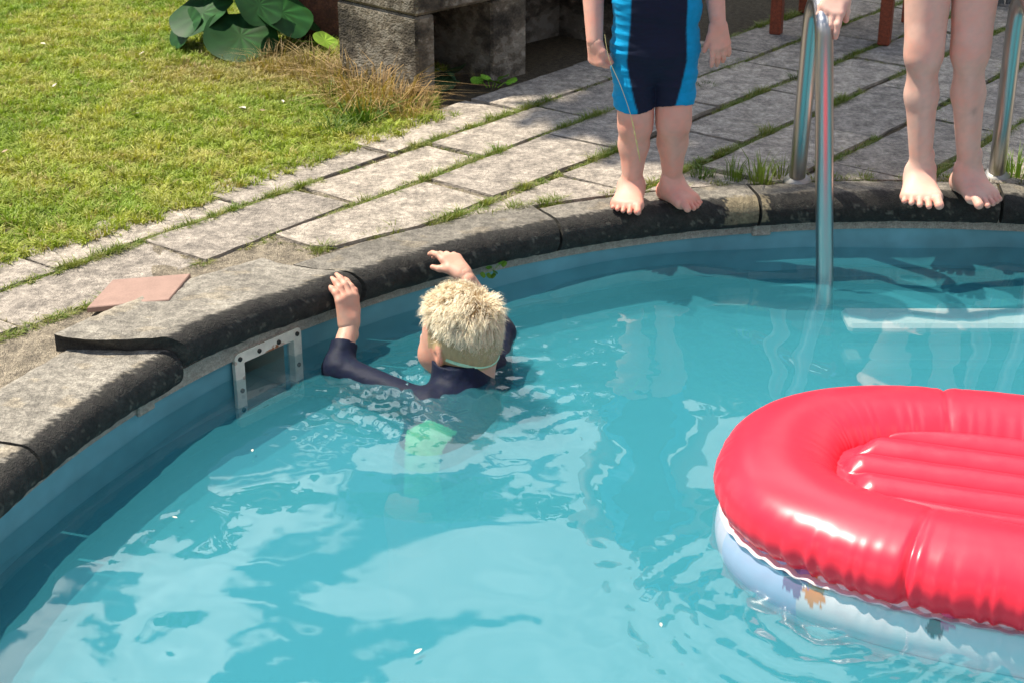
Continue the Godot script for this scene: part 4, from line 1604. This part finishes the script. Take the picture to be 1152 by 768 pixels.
func standing_boy() -> void:
	var base := Color(0.72, 0.39, 0.30)
	var o := Vector3(0.38, 0.004, -4.12)
	var t := thing("person", "small child in a navy and bright blue swimsuit standing barefoot on the coping", "person", o)
	var g := 0.0      # sole height, local
	var j := {neck = Vector3(-0.005, 0.80, -0.01), chest = Vector3(-0.006, 0.67, -0.01), waist = Vector3(-0.006, 0.545, 0.0), pelvis = Vector3(-0.006, 0.44, -0.005),
		sl = Vector3(0.105, 0.745, -0.015), sr = Vector3(-0.117, 0.745, -0.015), el = Vector3(0.135, 0.625, -0.03), er = Vector3(-0.172, 0.60, -0.03), wl = Vector3(0.150, 0.492, 0.03), wr = Vector3(-0.166, 0.447, 0.02),
		hl = Vector3(0.042, 0.41, -0.01), hr = Vector3(-0.054, 0.41, -0.01), kl = Vector3(0.048, 0.230, 0.012), kr = Vector3(-0.053, 0.225, 0.012), al = Vector3(0.054, 0.055, -0.02), ar = Vector3(-0.056, 0.050, -0.002)}
	var f := Field.new(Vector3(-0.24, 0.02, -0.16), Vector3(0.22, 0.90, 0.14), 0.008)
	torso(f, j, 0.90)
	var lr := [0.062, 0.045, 0.037, 0.039, 0.025]
	var fl := Field.new(Vector3(-0.03, 0.02, -0.13), Vector3(0.15, 0.52, 0.12), 0.007)
	var fr := Field.new(Vector3(-0.16, 0.02, -0.13), Vector3(0.02, 0.52, 0.12), 0.007)
	leg_shape(fl, j.hl, j.kl, j.al, lr)
	leg_shape(fr, j.hr, j.kr, j.ar, lr)
	f.cap(j.sl, j.el, 0.036, 0.030, 0.03)
	f.cap(j.el, j.wl, 0.030, 0.021, 0.02)
	f.cap(j.sr, j.er, 0.036, 0.031, 0.03)
	f.cap(j.er, j.wr, 0.031, 0.022, 0.02)
	var mb := MB.new()
	for part in [f, fl, fr]:
		part.emit(mb, func(p: Vector3) -> Color:
			return skin_at(p, base, 0.12 + 0.22 * exp(-pow((p.y - 0.23) / 0.03, 2.0)) + 0.25 * clampf((0.12 - p.y) / 0.1, 0, 1)))
	foot(mb, j.al, Vector3(0.55, 0, 0.8), Vector3(1, 0, -0.5), 0.150, g, base)
	foot(mb, j.ar, Vector3(-0.22, 0, 1.0), Vector3(-1, 0, -0.1), 0.150, g, base)
	hand(mb, j.wl, Vector3(0.16, -1, 0.12), Vector3(0.15, 0, 1), true, 0.118, [[0.15, 0.2, 0.15], [0.3, 0.3, 0.2], [0.35, 0.3, 0.2], [0.3, 0.3, 0.2]], base, Vector2(0.62, 0.3))
	hand(mb, j.wr, Vector3(0.10, -1, 0.10), Vector3(-0.75, 0, 0.65), false, 0.115, [[1.0, 1.45, 0.8], [1.15, 1.5, 0.9], [1.2, 1.5, 0.9], [1.2, 1.5, 0.9]], base, Vector2(0.8, 0.75))
	head(mb, Vector3(-0.006, 0.915, 0.0), Vector3(0.05, -0.25, 1), 0.205, base, Color(0.50, 0.37, 0.20), 0.006)
	obj("body", mb.mesh(M.skin), t)

	# swimsuit: navy front, bright blue side panels down to the hem
	var sf := Field.new(Vector3(-0.17, 0.22, -0.15), Vector3(0.16, 0.83, 0.13), 0.0042)
	torso(sf, j, 0.90, 0.005)
	var other := sf.v.duplicate()
	sf.cap(j.hl, j.kl, 0.062 + 0.006, 0.046 + 0.007, 0.02)
	var one := sf.v
	sf.v = other
	sf.cap(j.hr, j.kr, 0.062 + 0.006, 0.046 + 0.007, 0.02)
	for i in one.size():
		sf.v[i] = minf(sf.v[i], one[i])
	sf.cap(j.pelvis + Vector3(0, -0.045, 0.03), j.pelvis + Vector3(0, -0.02, 0.035), 0.045, 0.05, 0.03)
	for i in sf.v.size():
		var y := sf.o.y + ((i / sf.nx) % sf.ny) * sf.h
		var x := sf.o.x + (i % sf.nx) * sf.h
		var z := sf.o.z + (i / (sf.nx * sf.ny)) * sf.h
		var wr := 0.0032 * nz1.get_noise_3d(x * 6, y * 34, z * 6) * (1.0 + 1.5 * clampf(absf(x + 0.006) / 0.1 - 0.5, 0, 1))
		var hem := 0.272 + 0.012 * sin((x + 0.006) * 26.0) - y
		var lim := maxf(maxf(hem, y - 0.775), absf(x + 0.006) - 0.128)
		sf.v[i] = maxf(sf.v[i] + wr, lim)
	var sm := MB.new()
	sf.emit(sm, func(p: Vector3) -> Color:
		var ax := absf(p.x + 0.006)
		var lim := 0.0
		if p.y > 0.50:
			lim = 0.072
		elif p.y > 0.40:
			lim = lerpf(0.078, 0.072, (p.y - 0.40) / 0.10)
		else:
			lim = lerpf(0.046, 0.078, pow(clampf((p.y - 0.27) / 0.13, 0, 1), 0.75))
		var n := 1.0 + 0.10 * nz2.get_noise_3d(p.x * 60, p.y * 60, p.z * 60)
		return (Color(0.011, 0.014, 0.034) * n).lerp(Color(0.0, 0.29, 0.56) * n, smoothstep(-0.0025, 0.0025, ax - lim)))
	obj("swimsuit", sm.mesh(M.cloth), t)

	# the grass stem the child holds
	var gs := thing("reed_grass", "long pale blade of grass held in the child's fist", "grass", Vector3(0.245, 0.42, -4.065))
	var pts := smooth_path([Vector3(-0.006, 0.05, -0.02), Vector3(0.006, -0.01, 0.0), Vector3(0.036, -0.075, 0.02), Vector3(0.062, -0.145, 0.03), Vector3(0.078, -0.21, 0.035), Vector3(0.092, -0.275, 0.035)], 6)
	var rad := []
	for k in pts.size():
		rad.append(0.0009 + (0.0018 if k > pts.size() * 0.62 and k < pts.size() - 2 else 0.0) * absf(sin(k * 1.7)))
	var gb := MB.new()
	var gc := []
	for k in pts.size():
		gc.append(Color(0.70, 0.60, 0.30))
	gb.tube(pts, rad, 6, gc)
	gb.orient()
	obj("stem", gb.mesh(M.grass), gs)


func bare(p: Vector3, base: Color, bruise: Vector3) -> Color:
	var c := skin_at(p, base, 0.08 + 0.22 * exp(-pow((p.y - 0.41) / 0.04, 2.0)) + 0.2 * clampf((0.12 - p.y) / 0.1, 0, 1))
	return c.lerp(Color(0.30, 0.20, 0.17), 0.75 * exp(-p.distance_squared_to(bruise) / 0.00016))


func wading_child() -> void:
	var base := Color(0.74, 0.465, 0.375)
	var o := Vector3(1.17, 0.003, -4.19)
	var t := thing("person", "taller child with bare wet legs at the pool edge holding the ladder rail", "person", o)
	var j := {neck = Vector3(-0.02, 1.21, -0.03), chest = Vector3(-0.02, 1.05, -0.03), waist = Vector3(-0.02, 0.92, -0.02), pelvis = Vector3(-0.02, 0.78, -0.02),
		sl = Vector3(0.13, 1.13, -0.03), sr = Vector3(-0.16, 1.13, -0.02), el = Vector3(0.19, 0.92, -0.05), er = Vector3(-0.25, 0.90, 0.06), wl = Vector3(0.20, 0.72, 0.0), wr = Vector3(-0.345, 0.605, 0.150),
		hl = Vector3(0.040, 0.74, -0.01), hr = Vector3(-0.085, 0.74, -0.01), kl = Vector3(0.040, 0.405, 0.02), kr = Vector3(-0.082, 0.398, 0.02), al = Vector3(0.082, 0.068, -0.01), ar = Vector3(-0.050, 0.068, -0.005)}
	var f := Field.new(Vector3(-0.42, 0.03, -0.17), Vector3(0.28, 1.32, 0.22), 0.0095)
	torso(f, j, 1.15)
	var lr := [0.074, 0.050, 0.041, 0.043, 0.028]
	var fl := Field.new(Vector3(-0.06, 0.03, -0.14), Vector3(0.16, 0.84, 0.13), 0.008)
	var fr := Field.new(Vector3(-0.20, 0.03, -0.14), Vector3(0.02, 0.84, 0.13), 0.008)
	leg_shape(fl, j.hl, j.kl, j.al, lr)
	leg_shape(fr, j.hr, j.kr, j.ar, lr)
	f.cap(j.sl, j.el, 0.038, 0.030, 0.03)
	f.cap(j.el, j.wl, 0.030, 0.022, 0.02)
	f.cap(j.sr, j.er, 0.038, 0.030, 0.03)
	f.cap(j.er, j.wr, 0.030, 0.022, 0.02)
	var mb := MB.new()
	var bruise := Vector3(0.066, 0.245, 0.05)
	for part in [f, fl, fr]:
		part.emit(mb, func(p: Vector3) -> Color:
			return bare(p, base, bruise))
	foot(mb, j.al, Vector3(0.30, 0, 1.0), Vector3(1, 0, -0.3), 0.185, 0.0, base)
	foot(mb, j.ar, Vector3(-0.12, 0, 1.0), Vector3(-1, 0, 0), 0.185, 0.0, base)
	hand(mb, j.wr, Vector3(-0.32, -0.80, 0.42), Vector3(-0.25, 0.55, 0.8), false, 0.148, [[0.10, 0.45, 0.3], [0.15, 0.55, 0.4], [0.2, 0.6, 0.4], [0.25, 0.6, 0.4]], base, Vector2(0.75, 0.9), 0.05)
	hand(mb, j.wl, Vector3(0.05, -1, 0.1), Vector3(1, 0, 0.2), true, 0.145, [[0.3, 0.3, 0.2]], base)
	head(mb, Vector3(-0.02, 1.345, -0.02), Vector3(-0.1, -0.3, 1), 0.215, base, Color(0.24, 0.15, 0.07), 0.007)
	obj("body", mb.mesh(M.skin), t)
	var sf := Field.new(Vector3(-0.20, 0.62, -0.17), Vector3(0.17, 1.16, 0.13), 0.008)
	torso(sf, j, 1.15, 0.006)
	sf.cap(j.hl, j.kl, 0.078 + 0.006, 0.06, 0.02)
	sf.cap(j.hr, j.kr, 0.078 + 0.006, 0.06, 0.02)
	sf.cut(Vector3(0, 0.69, 0), Vector3.DOWN)
	sf.cut(Vector3(0, 1.10, 0), Vector3.UP)
	var sm := MB.new()
	sf.emit(sm, func(_p: Vector3) -> Color: return Color(0.05, 0.06, 0.12))
	obj("swimsuit", sm.mesh(M.cloth), t)


func swimming_boy() -> void:
	var base := Color(0.60, 0.345, 0.25)
	var o := Vector3(-0.118, WATER, -3.385)
	var t := thing("person", "blond boy in the water gripping the pool edge with both hands", "person", o)
	var face := Vector3(-0.74, -0.10, -0.67).normalized()
	var flat := Vector3(face.x, 0, face.z).normalized()
	var rt := flat.cross(Vector3.UP)
	var neck := Vector3(0.0, -0.014, 0.02)
	var hc := Vector3(-0.002, 0.080, -0.025)
	var j := {neck = neck, chest = neck + Vector3(-0.015, -0.060, 0.055), waist = neck + Vector3(-0.04, -0.105, 0.15), pelvis = neck + Vector3(-0.06, -0.19, 0.24),
		sl = neck - rt * 0.112 - Vector3(0, 0.024, 0), sr = neck + rt * 0.112 - Vector3(0, 0.022, 0)}
	j.el = Vector3(-0.411, WATER - 0.006, -3.428) - o
	j.er = Vector3(-0.030, -0.165, -3.62) - o
	j.wl = ring(136.9, PR - 0.112, -0.098) - o
	j.wr = Vector3(-0.118, -0.022, -3.645) - o
	var mb := MB.new()
	var f := Field.new(Vector3(-0.36, -0.55, -0.33), Vector3(0.22, 0.26, 0.46), 0.0075)
	torso(f, j, 0.95)
	f.cap(j.el, j.wl, 0.030, 0.022, 0.02)
	f.cap(j.er, j.wr, 0.030, 0.022, 0.02)
	for k in [-1.0, 1.0]:
		f.cap(j.pelvis + rt * k * 0.05, j.pelvis + rt * k * 0.06 + Vector3(0, -0.20, 0.12), 0.066, 0.05, 0.03)
	f.emit(mb, func(p: Vector3) -> Color: return skin_at(p, base, 0.15))
	hand(mb, j.wl, ring(136.5, PR - 0.090, -0.03) - o - j.wl, -Vector3(flat.x, -0.25, flat.z) , true, 0.140, [[0.45, 0.35, 0.2], [0.42, 0.35, 0.2], [0.42, 0.35, 0.2], [0.45, 0.4, 0.2]], base, Vector2(0.88, 0.0), 0.05)
	hand(mb, j.wr, Vector3(-0.175, 0.028, -3.712) - o - j.wr, Vector3(0.35, 0.8, 0.45), false, 0.125, [[0.15, 0.45, 0.35], [0.45, 0.45, 0.3], [0.5, 0.45, 0.3], [0.5, 0.45, 0.3]], base, Vector2(0.55, 0.35), 0.07)
	var blond := Color(0.40, 0.29, 0.15)
	var s := 0.236
	head(mb, hc, face, s, base, blond, 0.0045)
	obj("body", mb.mesh(M.skin), t)

	# hair: wet blond locks from a whorl at the crown
	var up := (Vector3.UP - face * face.y).normalized()
	var cr := hc + up * s * 0.08 - face * s * 0.05
	var rad := Vector3(0.35, 0.425, 0.425) * s
	var whorl := (up * 0.86 - face * 0.42 + rt * 0.22).normalized()
	var hm := MB.new()
	var g := RandomNumberGenerator.new()
	g.seed = 5
	var made := 0
	while made < 1500:
		var d := Vector3(g.randfn(), g.randfn(), g.randfn()).normalized()
		var du := d.dot(up)
		var df := d.dot(face)
		if du < -0.80 or df > 0.35 and du < 0.55 or df > -0.25 and du < 0.0 or du < -0.2 and absf(d.dot(rt)) > 0.80:
			continue
		made += 1
		var tang := (d - whorl * d.dot(whorl))
		tang = (tang - d * tang.dot(d))
		tang = tang.normalized() if tang.length() > 0.05 else rt
		tang = tang.rotated(d, 0.45 * nz1.get_noise_3d(d.x * 2.2, d.y * 2.2, d.z * 2.2) + g.randfn() * 0.32 + 0.5 * maxf(0.0, 1.0 - d.distance_to(whorl)))
		var topness := clampf((du + 0.1) / 0.8, 0, 1)
		var ln := lerpf(0.011, 0.034, topness) * g.randf_range(0.6, 1.3)
		var lift := lerpf(0.12, 0.95, topness * topness) * g.randf_range(0.3, 1.5)
		var wet := clampf(0.45 - du, 0, 1)
		var tip := d * lift + tang
		var spread := 0.0052 * g.randf_range(0.6, 1.3)
		for q in 12:
			var off := Vector3(g.randfn(), g.randfn(), g.randfn()) * spread
			var root := cr + (rt * d.dot(rt) * rad.x + up * du * rad.y + face * df * rad.z) * 0.965 + (off - d * off.dot(d)) * 1.0
			var l2 := ln * g.randf_range(0.75, 1.15)
			var dir := (tip.normalized() + Vector3(g.randfn(), g.randfn(), g.randfn()) * 0.10).normalized()
			var p1 := root + (dir * 0.55 + d * 0.22 * lift) * l2
			var p2 := root + dir * l2 - Vector3(0, 0.14 * l2, 0) - off * 0.55
			var side := dir.cross(d).normalized() * g.randf_range(0.0004, 0.0009)
			var tone := g.randf_range(0.72, 1.2)
			var c0 := Color(0.70, 0.55, 0.33).lerp(Color(0.36, 0.265, 0.15), wet) * tone
			var c1 := Color(1.0, 0.90, 0.68).lerp(Color(0.52, 0.43, 0.29), wet * 0.8) * tone
			var a := hm.vert(root - side, c0)
			hm.vert(root + side, c0)
			hm.vert(p1 - side * 0.9, c0.lerp(c1, 0.6))
			hm.vert(p1 + side * 0.9, c0.lerp(c1, 0.6))
			hm.vert(p2, c1)
			hm.quad(a, a + 1, a + 3, a + 2)
			hm.tri(a + 2, a + 3, a + 4)
	obj("hair", hm.mesh(M.hair), t)

	# rash guard: navy with a green back panel, sleeves to the forearm
	var sf := Field.new(Vector3(-0.36, -0.36, -0.30), Vector3(0.20, 0.22, 0.36), 0.0055)
	torso(sf, j, 0.95, 0.006)
	sf.cap(j.sl, j.el, 0.040, 0.036, 0.02)
	sf.cap(j.sr, j.er, 0.040, 0.036, 0.02)
	sf.cap(j.el, (j.el as Vector3).lerp(j.wl, 0.62), 0.036, 0.032, 0.02)
	sf.cap(j.er, (j.er as Vector3).lerp(j.wr, 0.70), 0.036, 0.031, 0.02)
	sf.cap(neck, neck + Vector3(0, 0.06, 0) + flat * 0.01, 0.066, 0.062, 0.03)
	var el: Vector3 = j.el
	var er: Vector3 = j.er
	var dl: Vector3 = (j.wl - j.el)
	var dr: Vector3 = (j.wr - j.er)
	for i in sf.v.size():
		var p := sf.o + Vector3(i % sf.nx, (i / sf.nx) % sf.ny, i / (sf.nx * sf.ny)) * sf.h
		if sf.v[i] > 0.05:
			continue
		var lim := -0.1
		if p.distance_to(el + dl * 0.6) < 0.07:
			lim = (p - el).dot(dl.normalized()) - dl.length() * 0.60
		if p.distance_to(er + dr * 0.66) < 0.06:
			lim = maxf(lim, (p - er).dot(dr.normalized()) - dr.length() * 0.66)
		if p.distance_to(neck) < 0.12:
			lim = maxf(lim, p.y - neck.y - 0.062)
		sf.v[i] = maxf(sf.v[i] + 0.0018 * nz1.get_noise_3d(p.x * 26, p.y * 34, p.z * 26), lim)
	var sm := MB.new()
	sf.emit(sm, func(p: Vector3) -> Color:
		var q := p - neck
		if q.dot(Vector3(0, -0.7, 0.71)) > 0.125 + 0.4 * absf(q.x + 0.07) and q.x < -0.022 - 0.02 * sin(q.z * 30.0) and q.x > -0.12:
			return Color(0.04, 0.25, 0.12) * (1.0 + 0.3 * nz1.get_noise_3d(p.x * 30, p.y * 30, p.z * 30))
		return Color(0.006, 0.011, 0.028) * (1.0 + 0.15 * nz2.get_noise_3d(p.x * 50, p.y * 50, p.z * 50)))
	obj("rash_guard", sm.mesh(M.cloth), t)

	# goggles strap round the back of the head
	var st := MB.new()
	var sp := []
	for k in 33:
		var a := lerpf(-1.9, 1.9, k / 32.0)
		var dd := -face * cos(a) + rt * sin(a)
		var drop := 0.15 + 0.12 * cos(a)
		var fit := sqrt(1.0 - pow(drop / 0.425, 2.0)) * 1.01
		sp.append([cr - up * s * drop + (rt * dd.dot(rt) * rad.x + face * dd.dot(face) * rad.z) * fit, dd])
	for k in sp.size():
		for q in [Vector2(0.0, -0.004), Vector2(0.003, -0.004), Vector2(0.003, 0.004), Vector2(0.0, 0.004)]:
			st.vert(sp[k][0] + sp[k][1] * q.x + up * q.y)
	for k in sp.size() - 1:
		for i in 4:
			st.quad(k * 4 + i, k * 4 + (i + 1) % 4, k * 4 + 4 + (i + 1) % 4, k * 4 + 4 + i)
	obj("goggles_strap", st.mesh(M.strap), t)


# ---------------------------------------------------------------- small things
func small_things() -> void:
	# loose clay tile behind the lid stone
	var tb := MB.new()
	tb.prism(PackedVector2Array([Vector2(-0.965, -3.345), Vector2(-0.945, -3.515), Vector2(-0.765, -3.54), Vector2(-0.785, -3.38)]), 0.006, 0.019, 0.002, Vector3(0.03, 0.028, 0))
	tag(obj("clay_tile", tb.mesh(M.tile)), "loose reddish brown tile lying behind the lifted coping stone", "tile")
	# weed hanging under the coping by the boy's hand
	var wb := thing("weed_sprig", "small green weed hanging under the coping by the boy's hand", "plant", Vector3(-0.05, -0.10, -3.90))
	for k in 9:
		big_leaf(wb, Vector3(rng.randf_range(-0.035, 0.035), rng.randf_range(-0.02, 0.025), 0.012 + rng.randf_range(0, 0.02)), 0.009, rng.randf() * 6.0, 0.9, Color(0.12, 0.24, 0.03))
	# fallen leaves and petals on the lawn and on the water
	var leaf := MB.new()
	for p in [Vector3(0, 0, -1), Vector3(0.45, 0.12, -0.2), Vector3(0.3, 0.15, 0.5), Vector3(0, 0.05, 1), Vector3(-0.35, 0.2, 0.4), Vector3(-0.42, 0.1, -0.3), Vector3(0, -0.05, 0)]:
		leaf.vert(p)
	for k in 6:
		leaf.tri(6, k, (k + 1) % 6)
	var pale := leaf.mesh(mat(lin(0.66, 0.58, 0.48), 0.7))
	var tan := leaf.mesh(mat(lin(0.45, 0.33, 0.2), 0.7))
	var on_lawn := [[-0.87, -5.02, 0.022], [-0.80, -4.99, 0.014], [-1.2, -4.95, 0.02], [-1.75, -5.9, 0.014], [-1.5, -4.55, 0.012], [-1.95, -5.2, 0.012], [-1.35, -5.75, 0.013], [-1.05, -4.5, 0.016], [-0.75, -5.1, 0.012], [-1.6, -6.3, 0.013], [-1.3, -5.35, 0.012], [-1.55, -5.3, 0.012]]
	for k in on_lawn.size():
		var q: Array = on_lawn[k]
		var o := obj("fallen_leaf", pale if k % 3 != 1 else tan, null, Vector3(q[0], 0.014, q[1]))
		o.scale = Vector3.ONE * q[2]
		o.rotation = Vector3(rng.randf_range(-0.4, 0.4), rng.randf() * TAU, rng.randf_range(-0.4, 0.4))
		tag(o, "small pale dry leaf lying on the lawn" if k % 3 != 1 else "small brown dry leaf lying on the lawn", "leaf", "dry leaves on the lawn")
	var afloat := [[-0.16, -2.27, 0.010], [-0.55, -3.0, 0.006], [-0.66, -2.72, 0.006], [0.26, -2.35, 0.007]]
	for q in afloat:
		var o := obj("floating_leaf", pale, null, Vector3(q[0], WATER + 0.004, q[1]))
		o.scale = Vector3.ONE * q[2]
		o.rotation.y = rng.randf() * TAU
		tag(o, "tiny pale leaf floating on the pool water", "leaf", "bits floating on the pool")
